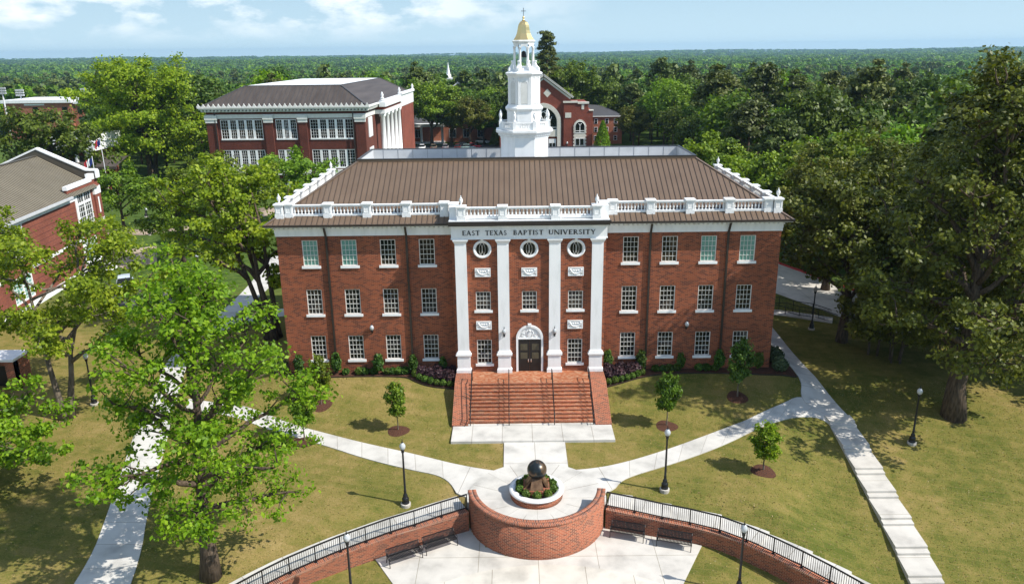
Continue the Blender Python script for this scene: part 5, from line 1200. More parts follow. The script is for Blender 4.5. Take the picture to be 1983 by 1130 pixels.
t2 = dup(wlamp, (14.6, CY-.45, cz(1.2)), 0, 'tiny wall lantern with pale globe on the chapel brick', 'acorn lanterns on the chapel', 1.6)
# brick dormitory right of the chapel
dm = thing('dormitory', 'plain orange-red brick block with grey roof right of the chapel', 'building', (28, 182, -2.3))
K2 = 1.076; c2 = lambda z: 25.35-(25.35-z)*K2; mb = MB(); mb.box(22.6, 32.6, 182, 205, -4, c2(7.25)); mb.build('wall', M['brick_orange'], dm)
mb = MB(); mb.add([(22.3,181.7,c2(7.25)),(33,181.7,c2(7.25)),(33,206,c2(7.25)),(22.3,206,c2(7.25)),(22.6,193,c2(9.9)),(27,193,c2(9.6))], [(0,1,5,4),(1,2,5),(2,3,4,5),(3,0,4)]); mb.build('roof', M['slate'], dm)
mb = MB(); mb.box(22.3,33,181.6,181.9,c2(7.1),c2(7.3)); mb.build('eaves', M['cream'], dm)
for x in (24.6, 27.9, 30.6):
    for z in (5.2, 2.85, .5):
        mb = MB(); mb.box(x-.55, x+.55, 181.93, 181.99, c2(z), c2(z)+1.5); o = mb.build('window', M['white'], dm)
        mb = MB(); mb.box(x-.4, x+.4, 181.90, 181.929, c2(z)+.8, c2(z)+1.4); mb.box(x-.4, x+.4, 181.90, 181.929, c2(z)+.1, c2(z)+.7); mb.build('pane', M['glass'], o)
# white church far off
fc = thing('far_church', 'small far white church with slender pointed steeple among trees', 'church', (-30, 300, -8))
mb = MB(); mb.box(-30.6,-27.6,299,302,-8,13.2); mb.box(-31.0,-27.2,298.6,302.4,13.2,13.9); mb.lathe(-29.1,300.5,[(1.3,13.9),(1.2,15.2),(.9,15.4),(.03,20.6)],8,smooth=False); mb.build('steeple', M['white'], fc)
mb = MB(); mb.extr([(-29.6,-8),(-20.4,-8),(-20.4,8.6),(-25,12.2),(-29.6,8.6)], 303, 320); mb.build('wall', M['white'], fc)
mb = MB()
for s in (-1, 1): mb.add([(-25,302.6,12.5),(-25+s*5.2,302.6,8.5),(-25+s*5.2,321,8.5),(-25,321,12.5)], [(0,1,2,3) if s > 0 else (3,2,1,0)])
mb.build('roof', M['roof_old'], fc)
# columned building beyond the car park
cb = thing('columned_building', 'low brick building with white columned porch beyond the parked cars', 'building', (-24, 192, -2.4))
mb = MB(); mb.box(-36, -6, 193, 206, -4, 3.6); mb.build('wall', M['brick_orange'], cb); mb = MB(); mb.add([(-36.5,192.5,3.6),(-5.5,192.5,3.6),(-5.5,207,3.6),(-36.5,207,3.6),(-32,199,6.5),(-10,199,6.5)], [(0,1,5,4),(1,2,5),(2,3,4,5),(3,0,4)]); mb.build('roof', M['slate'], cb)
mb = MB(); mb.box(-35,-22.5,188.8,192.9,2.6,3.5); mb.box(-35,-22.5,188.8,192.9,-4,-2.2); mb.build('porch', M['white'], cb)
for x in (-34.6, -32.2, -29.6, -26.4, -23): mb = MB(); mb.lathe(x, 189.2, [(.5,-2.2),(.4,-1.9),(.36,2.3),(.5,2.6)], 12); mb.build('column', M['white'], cb)
for x in (-31, -20, -15.6, -11): mb = MB(); mb.box(x-1.1,x+1.1,192.9,192.98,-1.2,1.6); o = mb.build('window', M['white'], cb); mb = MB(); mb.box(x-.95,x-.05,192.86,192.899,-1.0,1.5); mb.box(x+.05,x+.95,192.86,192.899,-1.0,1.5); mb.build('pane', M['glass'], o)
# stadium building and its floodlights
sb = thing('stadium_building', 'long orange brick building with white roof edge by the stadium lights', 'building', (-176, 240, -4))
mb = MB(); mb.box(-192,-166.5,240,262,-8,8.5); mb.box(-166.4,-157,241,262,-8,8.0); mb.build('wall', M['brick_orange'], sb)
mb = MB(); mb.box(-192.6,-166,239.4,262,8.5,9.6); mb.box(-165.9,-156.5,240.4,262,8.0,8.9); mb.build('roof', M['white'], sb)
mb = MB(); mb.box(-184,-176.5,239.9,239.98,7.6,8.2); mb.build('pale_strip', M['cream'], sb)
for x, z in ((-190,5),(-180,5),(-169,5),(-169,1.6)): mb = MB(); mb.box(x-1,x+1,239.9,239.98,z,z+2); mb.build('window', M['glass'], sb)
for x in (-164,-160): 
    for z in (4.6,1.2,-2): mb = MB(); mb.box(x-.8,x+.8,240.9,240.98,z,z+2); mb.build('window', M['glass'], sb)
for i, (x, y, h, lb) in enumerate(((-190,238,14.2,'stadium floodlight mast at the far left edge'),(-186.5,243,13.2,'second stadium floodlight mast from the left'),(-163,245,13.2,'stadium floodlight mast rising behind the end of the orange brick building'))):
    f = thing('floodlight_mast', lb, 'floodlight', (x, y, -5), group='stadium floodlight masts'); mb = MB(); mb.tube([(x,y,-6),(x,y,h)], [.4,.22], 8); mb.build('mast', M['grey_panel'], f)
    mb = MB()
    for z in (h-1.9, h-1.0, h-.1):
        mb.box(x-1.6,x+1.6,y-.1,y+.1,z-.06,z+.06)
        for k in (-1.3,-.65,0,.65,1.3): mb.box(x+k-.25,x+k+.25,y-.5,y-.1,z-.3,z+.3)
    mb.build('lamp_bank', M['grey_panel'], f)
# white roofed pavilion and flagpoles
pv = thing('pavilion', 'white flat roofed pavilion with round white columns behind left trees', 'pavilion', (-88, 102, -2))
mb = MB(); mb.box(-97,-86,100,112,6.8,9.8); mb.build('roof', M['white'], pv)
mb = MB(); mb.add([(-92,98,3.9),(-81,98,3.9),(-81,104,5.4),(-92,104,5.4)], [(0,1,2,3)]); mb.box(-92,-81,98,98.3,3.4,3.88); mb.build('porch_roof', M['roof_old'], pv)
for x in (-96,-94.4,-92.6,-90,-87.6): mb = MB(); mb.lathe(x, 100.8, [(.5,-2.5),(.45,-2),(.4,6.4),(.55,6.8)], 12); mb.build('column', M['white'], pv)
mb = MB(); mb.box(-96.5,-87,104,111,-3,6.79); mb.build('wall', M['brick_red'], pv)
fl = {'red': mat('flag_red', (.5,.03,.04), .8), 'white': mat('flag_white', (.75,.75,.75), .8), 'blue': mat('flag_blue', (.02,.04,.2), .8)}
for i, (x, y, h, cols, lb) in enumerate(((-72.5,74,9.0,('blue','white','red'),'flagpole with drooping red, white and blue flag near the gable'),(-73.8,80,11.5,('blue','red','white'),'tall pale flagpole with blue and red flag before the bright tree'),(-75.5,77,6.0,None,'short bare flagpole in front of the bright tree'))):
    f = thing('flagpole', lb, 'flagpole', (x, y, -2), group='flagpoles by the pavilion'); mb = MB(); mb.tube([(x,y,-2),(x,y,h)], [.09,.05], 8); mb.build('pole', M['grey_panel'], f)
    if cols:
        for k, c in enumerate(cols):
            mb = MB()
            for j in range(5): mb.add([(x-.06-.5*k-.1*j,y+.06*math.sin(j*2+k),h-.1-.12*j-.25*k),(x-.16-.5*k-.1*j,y+.06*math.sin(j*2+2+k),h-.22-.12*j-.25*k),(x-.16-.5*k-.1*j,y+.06*math.sin(j*2+2+k),h-1.3-.12*j-.25*k),(x-.06-.5*k-.1*j,y+.06*math.sin(j*2+k),h-1.18-.12*j-.25*k)], [(0,1,2,3)])
            mb.build('flag_stripe', fl[c], f)

# ------------------------------------------------------------------ cars
def loft(secs, mb, smooth=True):
    n = len(secs[0]); o = []
    for s in secs: o += s
    fs = [(k*n+i, k*n+(i+1) % n, (k+1)*n+(i+1) % n, (k+1)*n+i) for k in range(len(secs)-1) for i in range(n)]
    mb.add(o, fs+[tuple(range(n))[::-1], tuple((len(secs)-1)*n+i for i in range(n))], smooth)
car = thing('parked_car', '', 'car', local=True, group='cars parked behind the hall')
mb = MB(); secs = []
for y, w_, z0, z1 in ((-2.25,.70,.42,.72),(-2.15,.84,.32,.82),(-1.2,.90,.26,.98),(0,.92,.26,1.0),(1.3,.91,.26,1.0),(2.05,.86,.32,.95),(2.25,.76,.42,.86)):
    secs.append([(-w_*.92,y,z0),(w_*.92,y,z0),(w_,y,z0+.2),(w_,y,z1-.12),(w_*.9,y,z1),(-w_*.9,y,z1),(-w_,y,z1-.12),(-w_,y,z0+.2)])
loft(secs, mb); body = mb.build('body', None, car); body.data.materials.append(mat('car_paint_default', (.5,.5,.5), .3))
mb = MB(); secs = [[(-.80,y,.95),(.80,y,.95),(w_,y,z),(-w_,y,z)] for y, w_, z in ((-1.25,.74,.98),(-.5,.62,1.50),(.4,.62,1.56),(1.4,.60,1.50),(2.0,.72,1.0))]; loft(secs, mb, False); mb.build('cabin_glass', M['glass'], car)
mb = MB(); mb.add([(-.63,-.5,1.52),(.63,-.5,1.52),(.63,.4,1.58),(-.63,.4,1.58),(.61,1.4,1.52),(-.61,1.4,1.52),(-.60,-.5,1.49),(.60,-.5,1.49),(.60,1.4,1.49),(-.60,1.4,1.49)], [(0,1,2,3),(3,2,4,5),(6,7,1,0),(5,4,8,9),(7,8,4,2,1),(0,3,5,9,6)]); rfp = mb.build('roof_panel', None, car); rfp.data.materials.append(body.data.materials[0])
for x in (-.84, .84):
    for y in (-1.4, 1.4):
        mb = MB(); mb.xf = lambda a, b, c, x=x, y=y: (x+c, y+a, .33+b); mb.lathe(0, 0, [(.2,-.11),(.33,-.11),(.33,.11),(.2,.11)], 16, smooth=False); wh = mb.build('wheel', M['rubber'], car)
        mb = MB(); mb.xf = lambda a, b, c, x=x, y=y: (x+c, y+a, .33+b); mb.lathe(0, 0, [(.19,-.115),(.19,.115)], 12, smooth=False); mb.build('rim', M['chrome'], wh)
for s in (-1, 1):
    mb = MB(); mb.box(s*.62-.16, s*.62+.16, -2.27, -2.12, .62, .76); mb.build('headlight', M['acorn'], car)
    mb = MB(); mb.box(s*.68-.12, s*.68+.12, 2.14, 2.27, .68, .88); mb.build('taillight', M['red_curb'], car)
CARS = [(-27.6,172,0,(.75,.75,.74),'white car in the row behind the roof parapet'),(-24.3,173,180,(.2,.16,.12),'brown car parked right of the white car'),(-20.8,173,180,(.3,.28,.29),'silver grey car in the middle of the parked row'),
        (-17.2,173,180,(.10,.02,.02),'dark maroon car left of the bright red one'),(-14.0,171,90,(.25,.33,.3),'pale green car seen sideways in front of the red one'),(-12.4,174,75,(.4,.015,.03),'bright red car at the right end of the parked row'),
        (-31.2,171,0,(.02,.025,.03),'black car at the left end of the parked row'),(-15.6,177,90,(.02,.02,.025),'black car behind the red one'),(-8.6,205,90,(.45,.03,.06),'distant red car on the street by the steeple'),
        (-5.8,206,90,(.7,.7,.7),'distant white car nearest to the steeple'),(-10.3,187,60,(.72,.72,.7),'white pickup-like car behind the tree trunk'),(-45.8,26.8,25,(.5,.56,.62),'pale blue car on the asphalt behind the big left tree')]
cm = []
for i, (x, y, a, c, lb) in enumerate(CARS):
    m_ = mat('car_paint', c, .25, .1); p = (x, y, tz(x, y)+.07)
    if i == 0: car.location = p; car.rotation_euler = (0, 0, R(a)); car['label'] = lb; o = car
    else: o = dup(car, p, R(a), lb)
    cm.append((o, m_))
for o, m_ in cm:
    for c in o.children:
        if c.name.split('.')[0] in ('body', 'roof_panel'): c.material_slots[0].link = 'OBJECT'; c.material_slots[0].material = m_

# ------------------------------------------------------------------ vegetation
def leaves(cen, nrm_bias, rng, size, up=.5, spread=.65, elong=1.5):
    """one folded leaf (quad) per centre"""
    n = len(cen); nr = nrm_bias*.7+rng.normal(0, spread, (n, 3)); nr[:, 2] += up; nr /= np.linalg.norm(nr, axis=1)[:, None]+1e-9
    a = rng.normal(0, 1, (n, 3)); a -= nr*(a*nr).sum(1)[:, None]; a /= np.linalg.norm(a, axis=1)[:, None]+1e-9; b = np.cross(nr, a)
    s = (size*rng.uniform(.65, 1.3, n))[:, None]
    V_ = np.stack([cen-a*s*elong*.5, cen+b*s*.5-a*s*.08, cen+a*s*elong*.5, cen-b*s*.5-a*s*.08], 1).reshape(-1, 3)
    return V_, np.arange(4*n).reshape(n, 4)
def clumps_to_leaves(C_, center, rng, n_leaf, rc, size, flat=.6, **kw):
    C_ = np.asarray(C_); k = rng.integers(0, len(C_), n_leaf); g = rng.normal(0, 1, (n_leaf, 3)); g *= (rng.uniform(.3, 1.25, n_leaf)/(np.linalg.norm(g, axis=1)+1e-6))[:, None]
    r = rc[k] if hasattr(rc, '__len__') else rc
    p = C_[k]+g*np.array([1, 1, flat])*(np.asarray(r)[:, None] if hasattr(r, '__len__') else r)
    out = g*.7+(p-center)/(np.linalg.norm(p-center, axis=1)[:, None]+1e-6)*.5
    return leaves(p, out, rng, size, **kw)
def tree_thing(name, label, loc, trunk_mb, VQ, leafm, barkm, group=None, cat='tree', rotz=0):
    t_ = thing(name, label, cat, loc, rotz, group, local=True)
    trunk_mb.build('trunk', barkm, t_)
    o = bpy.data.objects.new('crown', fast_mesh('crown', VQ[0], VQ[1], [leafm])); COL.objects.link(o); o.parent = t_; return t_
def broadleaf(seed, H, r0, fork, cc, rx, rz, n_limbs=13, leaf=.3, n_leaf=6000, rc=.8, ry=None, stems=1, lean=(0, 0), twigs=6, bare=.35, elev=(-.35, .95), flat=.6, taper=0):
    rng = np.random.default_rng(seed); mb = MB(); C_ = []; cc = np.array(cc, float); ry = ry or rx
    stemsP = []
    for s in range(stems):
        a = 2*math.pi*s/stems+.5; sp = 0 if stems == 1 else rx*.35
        top = np.array([cc[0]+sp*math.cos(a), cc[1]+sp*math.sin(a), cc[2]+rz*.72]); pts = []
        base = np.array([.12*stems*math.cos(a), .12*stems*math.sin(a), -.3]) if stems > 1 else np.array([0, 0, -.3])
        for i in range(9):
            t_ = i/8; p = base*(1-t_)+top*t_; p[:2] = base[:2]*(1-t_**1.4)+top[:2]*t_**1.4+rng.normal(0, .012*H*t_*(1-t_)*2, 2); pts.append(p)
        rad = [r0*(1.45 if i == 0 else 1)*(1-.86*(i/8)**.9)/math.sqrt(stems)*(1.12 if i == 1 else 1) for i in range(9)]; mb.tube(pts, rad, 9); stemsP.append(np.array(pts))
        C_ += [top, top-[0, 0, .6]]
    def on(P_, h): return np.array([np.interp(h, P_[:, 2], P_[:, k]) for k in range(3)])
    for i in range(n_limbs):
        P_ = stemsP[i % stems]; f = (i+.5)/n_limbs; az = i*2.399+rng.uniform(-.4, .4); el = elev[0]+(elev[1]-elev[0])*f+rng.uniform(-.12, .12)
        tp = 1-taper*f; end = cc+np.array([rx*tp*math.cos(el)*math.cos(az), ry*tp*math.cos(el)*math.sin(az), rz*math.sin(el)])*rng.uniform(.82, 1.0)
        h0 = min(max(fork+(P_[-1][2]-fork)*f*.72, fork), P_[-1][2]*.93); s = on(P_, h0); mid = s*.5+end*.5+np.array([0, 0, .10*np.linalg.norm(end-s)])+rng.normal(0, .05*rx, 3)
        L_ = [s*(1-t_)**2+mid*2*t_*(1-t_)+end*t_*t_ for t_ in np.linspace(0, 1, 7)]; L_ = [L_[0]]+[p+rng.normal(0, .022*rx, 3) for p in L_[1:-1]]+[L_[-1]]
        rl = r0*.42*(1-.6*f); mb.tube(L_, [rl*(1-t_)**.8+.02 for t_ in np.linspace(0, 1, 7)], 6); L_ = np.array(L_)
        for q in np.linspace(bare, 1, 5): k = q*6; i0 = int(min(k, 5)); C_.append(L_[i0]+(L_[i0+1]-L_[i0])*(k-i0))
        for j in range(twigs):
            q = rng.uniform(bare, .98)*6; i0 = int(min(q, 5)); b = L_[i0]+(L_[i0+1]-L_[i0])*(q-i0); d = rng.normal(0, 1, 3); d[2] = abs(d[2])*.6+.1
            d += .5*(b-cc)/np.linalg.norm(b-cc+1e-6); d /= np.linalg.norm(d); e = b+d*rng.uniform(.16, .36)*rx*(1-.5*taper*f)
            mb.tube([b, (b+e)/2+rng.normal(0, .03*rx, 3), e], [.045*r0/.4, .03*r0/.4, .012], 4); C_ += [e, (b+e)/2+d*.1*rx]
    C_ = np.array(C_); w_ = rc*rng.uniform(.55, 1.35, len(C_))
    return mb, clumps_to_leaves(C_, cc, rng, n_leaf, w_, leaf, flat)

mbA, vqA = broadleaf(11, 18.0, .44, 3.9, (.75, .2, 9.8), 6.3, 8.2, 23, .165, 21500, .66, twigs=10, bare=.34, elev=(-.8, 1.15), taper=.42)
tree_thing('broadleaf_tree', 'large bright green broad-leaved tree in the left foreground with thick dark trunk', (-17.83, -22.78, tz(-17.83,-22.78)), mbA, vqA, M['leaf_bright'], M['bark'])
mbB, vqB = broadleaf(12, 15.5, .36, 4.2, (1.2, .6, 10.0), 6.9, 5.6, 18, .19, 19000, .8, stems=2, bare=.4, elev=(-.5, .9))
tree_thing('forked_tree', 'yellow-green tree with pale forked trunk at left behind the big tree', (-34.99, -5.37, tz(-35,-5.4)), mbB, vqB, M['leaf_yellow'], M['bark_pale'])
mbC, vqC = broadleaf(13, 7.5, .26, 1.4, (1.3, .3, 3.9), 5.3, 2.9, 15, .19, 10500, .62, bare=.35, elev=(-.6, .8))
tree_thing('leafy_tree', 'low bright green tree cut by the left edge of the photo', (-36.2, -15.0, tz(-36.2,-15.0)), mbC, vqC, M['leaf_bright'], M['bark_pale'])
mbD, vqD = broadleaf(14, 17.5, .62, 4.5, (-4.6, 4.0, 10.6), 6.6, 6.6, 16, .26, 12500, .85, stems=4, bare=.35, elev=(-.65, 1.0))
tree_thing('multi_stem_tree', 'yellow-green tree with several dark trunks at the left end of the hall', (-23.9, 10.2, tz(-23.9,10.2)), mbD, vqD, M['leaf_yellow'], M['bark'])
mbE, vqE = broadleaf(15, 28, 1.0, 6, (.5, 0, 14.5), 14.3, 12.5, 24, .42, 34000, 1.9, stems=3, twigs=8, bare=.3, elev=(-.75, 1.15))
tree_thing('spreading_tree', 'very large bright spreading tree left of the old hall', (-83, 118, tz(-83,118)), mbE, vqE, M['leaf_yellow'], M['bark'])
mbF, vqF = broadleaf(16, 19, .6, 4, (0, 0, 11.5), 9.5, 7.5, 16, .42, 9500, 1.35, bare=.3)
tF = tree_thing('live_oak', 'dark green oak behind the gable of the left hall', (-84, 82, tz(-84,82)), mbF, vqF, M['leaf_dark'], M['bark'], 'dark oaks behind the left hall')
dup(tF, (-101, 80, tz(-101,80)), 2.0, 'dark green oak cut by the left edge above the tan roof', None, .72)
mbG, vqG = broadleaf(17, 10, .28, 2.2, (0, 0, 6.2), 5.3, 4.0, 13, .27, 7000, .8)
tG = tree_thing('round_tree', 'small round green tree with single trunk by the corner of the left hall', (-62.3, 61, tz(-62.3,61)), mbG, vqG, M['leaf_mid'], M['bark'], 'trees on the quad left of the hall')
dup(tG, (-44.5, 40, tz(-44.5,40)), 1.2, 'dark green tree behind the crown of the big left tree', None, 1.0)
dup(tG, (-40, 52, tz(-40,52)), 2.6, 'green tree on the quad before the old hall', None, 1.15); dup(tG, (-52, 70, tz(-52,70)), 3.9, 'round tree on the quad near the tan walk', None, 1.1)
dup(tG, (-36, 66, tz(-36,66)), .4, 'green tree close to the left windows of the old hall', None, 1.15)
# right side
mbI, vqI = broadleaf(21, 27, .66, 4.4, (.3, .2, 14.0), 8.8, 12.4, 36, .215, 47000, .88, twigs=9, bare=.3, elev=(-.78, 1.3), taper=.42)
tI = tree_thing('tall_oak', 'tall olive oak with thick buttressed trunk on the right lawn', (31.48, -6.02, tz(31.5,-6)), mbI, vqI, M['leaf_olive'], M['bark'])
mbJ, vqJ = broadleaf(22, 16.5, .42, 3.6, (-.3, 0, 9.9), 6.5, 6.8, 18, .26, 18000, .95, bare=.35)
tJ = tree_thing('shade_tree', 'dark tree with slim trunk beside the drive railing at right', (28.85, 8.07, tz(28.85,8)), mbJ, vqJ, M['leaf_olive'], M['bark'], 'dark trees on the right lawn')
for (x, y, s, r_, lb) in ((38.5, 3, 1.15, 1, 'dark olive tree behind the tall oak at the right edge'), (38, 16, 1.1, 2.2, 'dark olive tree over the far part of the drive'), (45, -1, 1.05, 4, 'olive tree by the street at the right edge'), (33.5, 24, .95, 3, 'olive tree leaning over the red kerb'), (47, 12, 1.2, 5, 'dark tree beyond the street at right')):
    dup(tJ, (x, y, tz(x, y)), r_, lb, None, s)
mbM, vqM = broadleaf(23, 6.6, .16, 1.0, (0, 0, 3.9), 3.4, 3.0, 12, .24, 5600, .7, stems=4, bare=.4, elev=(-.6, 1.0))
tM = tree_thing('crape_myrtle', 'olive multi-stemmed small tree on the right lawn, nearer the lamp', (31.4, 3.2, tz(31.4,3.2)), mbM, vqM, M['leaf_olive'], M['bark'], 'multi-stemmed small trees on the right lawn')
dup(tM, (30.3, 5.0, tz(30.3,5)), 1.4, 'olive multi-stemmed small tree on the right lawn, left of its twin'); dup(tM, (36.5, 4.5, tz(36.5,4.5)), 2.4, 'olive multi-stemmed small tree behind the thick oak trunk', None, 1.1)
mbK, vqK = broadleaf(24, 14, .35, 3, (0, 0, 8.6), 6.2, 5.6, 16, .34, 10000, 1.0)
tK = tree_thing('green_tree', 'fresh green tree just beyond the right end of the hall roof', (34, 33, tz(34,33)), mbK, vqK, M['leaf_mid'], M['bark'], 'green trees right of the hall')
for (x, y, s, r_, lb) in ((29, 44, .95, 1, 'soft green tree above the right back urn of the hall'), (41, 46, 1.1, 2, 'green tree on the slope beyond the drive'), (30, 62, 1.0, 3, 'green tree behind the right side balustrade'), (46, 30, 1.15, 4, 'green tree over the driveway bend'), (52, 42, 1.2, 5, 'broad green tree in the second row right of the drive')):
    o = dup(tK, (x, y, tz(x, y)), r_, lb, None, s)
    
# behind the hall: trees by the car park, chapel trees, tall pine
mbL, vqL = broadleaf(25, 20, .55, 5, (0, 0, 12), 8.6, 8.0, 18, .45, 12500, 1.35)
tL = tree_thing('parkside_tree', 'big green tree beside the old hall portico over the parked cars', (-25.5, 181, tz(-25.5,181)), mbL, vqL, M['leaf_mid'], M['bark'], 'trees along the car park')
for (x, y, s, r_, lb, mm) in ((-13.8, 179, .74, 1.2, 'brownish green tree between the car park and the steeple', 'leaf_olive'), (-36, 186, .85, 2.4, 'green tree partly hidden by the old hall portico', None), (-6, 192, .8, 3, 'dark tree directly left of the steeple', 'leaf_dark'), (-19.6, 183, .72, 5.2, 'green tree in the middle of the car park row', None), (-9.8, 184, .62, 2.1, 'low green tree over the red car', None),
                              (17.5, 196, 1.22, 4, 'large green tree behind the chapel gable', None), (27, 202, 1.0, 5, 'green tree over the dormitory roof', 'leaf_dark'), (34, 168, .62, .6, 'small tree before the dormitory wall', 'leaf_olive')):
    o = dup(tL, (x, y, tz(x, y)), r_, lb, None, s)
    if mm:
        for c in o.children:
            if c.name.startswith('crown'): c.material_slots[0].link = 'OBJECT'; c.material_slots[0].material = M[mm]
def cone_tree(seed, H, rx, n, leaf):
    rng = np.random.default_rng(seed); mb = MB(); mb.tube([(0,0,-.3),(0,0,H*.9)], [.2,.04], 7); h = rng.uniform(.05, 1, n)**.8; a = rng.uniform(0, 6.28, n); r = rx*(1-h)**.75*rng.uniform(.55, 1.05, n)+.1
    p = np.stack([r*np.cos(a), r*np.sin(a), H*(.06+.94*h)], 1); out = np.stack([np.cos(a), np.sin(a), np.full(n, .3)], 1); return mb, leaves(p, out, rng, leaf, up=.2)
mbc, vqc = cone_tree(31, 8.5, 2.6, 3000, .36)
tC = tree_thing('conical_tree', 'bright green cone-shaped tree against the right end of the chapel', (24.5, 163, tz(24.5,163)), mbc, vqc, M['leaf_bright'], M['bark'])
o = dup(tC, (-5.9, 176, tz(-5.9,176)), 1, 'dark green narrow conifer between red car and steeple', None, (.8,.8,.72))
for c in o.children:
    if c.name.startswith('crown'): c.material_slots[0].link = 'OBJECT'; c.material_slots[0].material = M['leaf_dark']
def pine(seed, H, rx, n_tiers, leaf, n_leaf, bare=.45):
    rng = np.random.default_rng(seed); mb = MB(); mb.tube([(0,0,-.3),(.1,0,H*.5),(0,.1,H*.98)], [.42*H/30,.3*H/30,.06], 8); C_ = []
    for i in range(n_tiers):
        f = i/(n_tiers-1); z = H*(bare+(1-bare)*f*.97); r = rx*(1-.62*f)*rng.uniform(.55, 1.1); a = i*2.4+rng.uniform(-.3, .3); e = np.array([r*math.cos(a), r*math.sin(a), z+r*.15]); mb.tube([(0,0,z-.1*r),e*[.5,.5,1]-[0,0,.05*r],e], [.1,.07,.03], 5)
        C_ += [e, e*[.75,.75,1]+[0,0,.2], e*[.5,.5,1]]
    C_ += [np.array([0, 0, H]), np.array([.2, 0, H*.97])]
    return mb, clumps_to_leaves(np.array(C_), np.array([0, 0, H*.6]), rng, n_leaf, .95, leaf, .5)
mbp, vqp = pine(41, 33, 4.6, 44, .42, 7000, .52)
tP = tree_thing('tall_pine', 'tall lone pine rising above the horizon right of the steeple', (10.0, 190, tz(10,190)), mbp, vqp, M['leaf_pine'], M['bark'])

# young lawn trees with mulch rings
mby, vqy = broadleaf(51, 4.0, .055, 1.1, (0, 0, 2.5), .86, 1.45, 15, .125, 3600, .25, bare=.2, twigs=6, elev=(-.9, 1.2), flat=.9)
ty = None
YT = [(-16.02,-4.37,1.0,'leaf_mid','young lawn tree with dark mulch ring nearest the left end of the hall'),(-9.72,-7.66,.95,'leaf_mid','young lawn tree left of the steps, its shadow falling on bare turf'),
      (9.81,-7.42,1.05,'leaf_mid','young glossy tree right of the steps behind the lamp post'),(15.87,-3.99,1.18,'leaf_shrub','young tree in shade before the right end windows'),
      (14.99,-13.43,.97,'leaf_yellow','young pale willowy tree alone on the right front lawn'),(-16.17,-8.99,1.1,'leaf_mid','young feathery tree half hidden by the big left tree')]
for i, (x, y, s, lm, lb) in enumerate(YT):
    z = tz(x, y)
    if ty is None: ty = tree_thing('young_tree', lb, (x, y, z), mby, vqy, M[lm], M['bark_pale'], 'young trees on the front lawns'); o = ty
    else: o = dup(ty, (x, y, z), i*1.3, lb)
    o.scale = (s*(.95 if i != 4 else 1.12), s*(.95 if i != 4 else 1.12), s*(1.06 if i != 4 else .92))
    for c in o.children:
        if c.name.startswith('crown'): c.material_slots[0].link = 'OBJECT'; c.material_slots[0].material = M[lm]
    mb = MB(); vs = [(x, y, tz(x, y)+.12)]; fs = []
    for k in (1, 2):
        for j in range(28): a = j*2*math.pi/28; r = (.40*k)*(1+.06*math.sin(3*a+i)); px, py_ = x+r*math.cos(a), y+r*math.sin(a); vs.append((px, py_, tz(px, py_)+(.09 if k == 1 else .005)))
    for j in range(28): fs += [(0, 1+j, 1+(j+1) % 28), (1+j, 29+j, 29+(j+1) % 28, 1+(j+1) % 28)]
    mb.add(vs, fs, True); mo = mb.build('mulch_ring', M['mulch']); tag(mo, 'round mulch ring under the '+lb.split(',')[0], 'mulch', kind='stuff')

# short grass tufts over the front lawns
def inside(poly, x, y):
    c = np.zeros(x.shape, bool); n = len(poly)
    for i in range(n):
        a, b = poly[i], poly[(i+1) % n]
        if a[1] == b[1]: continue
        c ^= ((a[1] > y) != (b[1] > y)) & (x < (b[0]-a[0])*(y-a[1])/(b[1]-a[1])+a[0])
    return c
rng = np.random.default_rng(909); ng = 50000
gxs = rng.uniform(-34, 38, ng); gys = rng.uniform(-33, -.9, ng)
EXCL += [[(-5.85,-9.6),(5.9,-9.6),(5.9,-.5),(-5.9,-.5)], [(21.7,-5.5),(24.0,-5.5),(23.6,-15),(22.2,-27.5),(19.6,-27.5),(21.3,-15)], [(-9.6,-20.2),(-4.2,-17.2),(4.2,-17.2),(9.7,-19.5),(7.8,-23.0),(4.3,-30),(-4.5,-30),(-7.95,-22.9)],
         [(-21.4,2),(-21,-.3),(-18.78,-1.05),(-12.8,-.8),(-9.9,-1),(-8.02,-2.35),(-5.9,-2.7),(-5.9,2)], [(21.5,2),(21.6,-1.3),(16.8,-1.1),(11,-.9),(8.64,-1.5),(7.1,-2.25),(5.9,-2.7),(5.9,2)]]
EXCL += [[(x+.82*math.cos(a*.5236), y+.82*math.sin(a*.5236)) for a in range(12)] for x, y, *_ in YT]
keep = np.hypot(gxs-.03, gys+16.5) > 4.4
for pg in EXCL: keep &= ~inside(np.asarray(pg), gxs, gys)
dl_ = low_dist(gxs, gys); keep &= (dl_ > 2.0) | (dl_ < -.15)
gxs, gys = gxs[keep], gys[keep]; gz = TG(gxs, gys); k = len(gxs); a = rng.uniform(0, 6.28, k); hgt = rng.uniform(.015, .04, k); wd = rng.uniform(.03, .07, k); ln = rng.normal(0, .05, (k, 2))
c_, s_ = np.cos(a)*wd, np.sin(a)*wd
GV = np.stack([np.stack([gxs-c_, gys-s_, gz-.02], 1), np.stack([gxs+c_, gys+s_, gz-.02], 1), np.stack([gxs+c_*.5+ln[:, 0], gys+s_*.5+ln[:, 1], gz+hgt], 1), np.stack([gxs-c_*.5+ln[:, 0], gys-s_*.5+ln[:, 1], gz+hgt], 1)], 1).reshape(-1, 3)
gm_ = leaf_mat('grass_blade', (.12,.125,.03), (.22,.18,.06), (.33,.25,.11), .3, 0)
gr_o = bpy.data.objects.new('grass', fast_mesh('grass', GV, np.arange(4*k).reshape(k, 4), [gm_])); COL.objects.link(gr_o); tag(gr_o, 'short dry grass tufts over the front lawns', 'grass', kind='stuff')

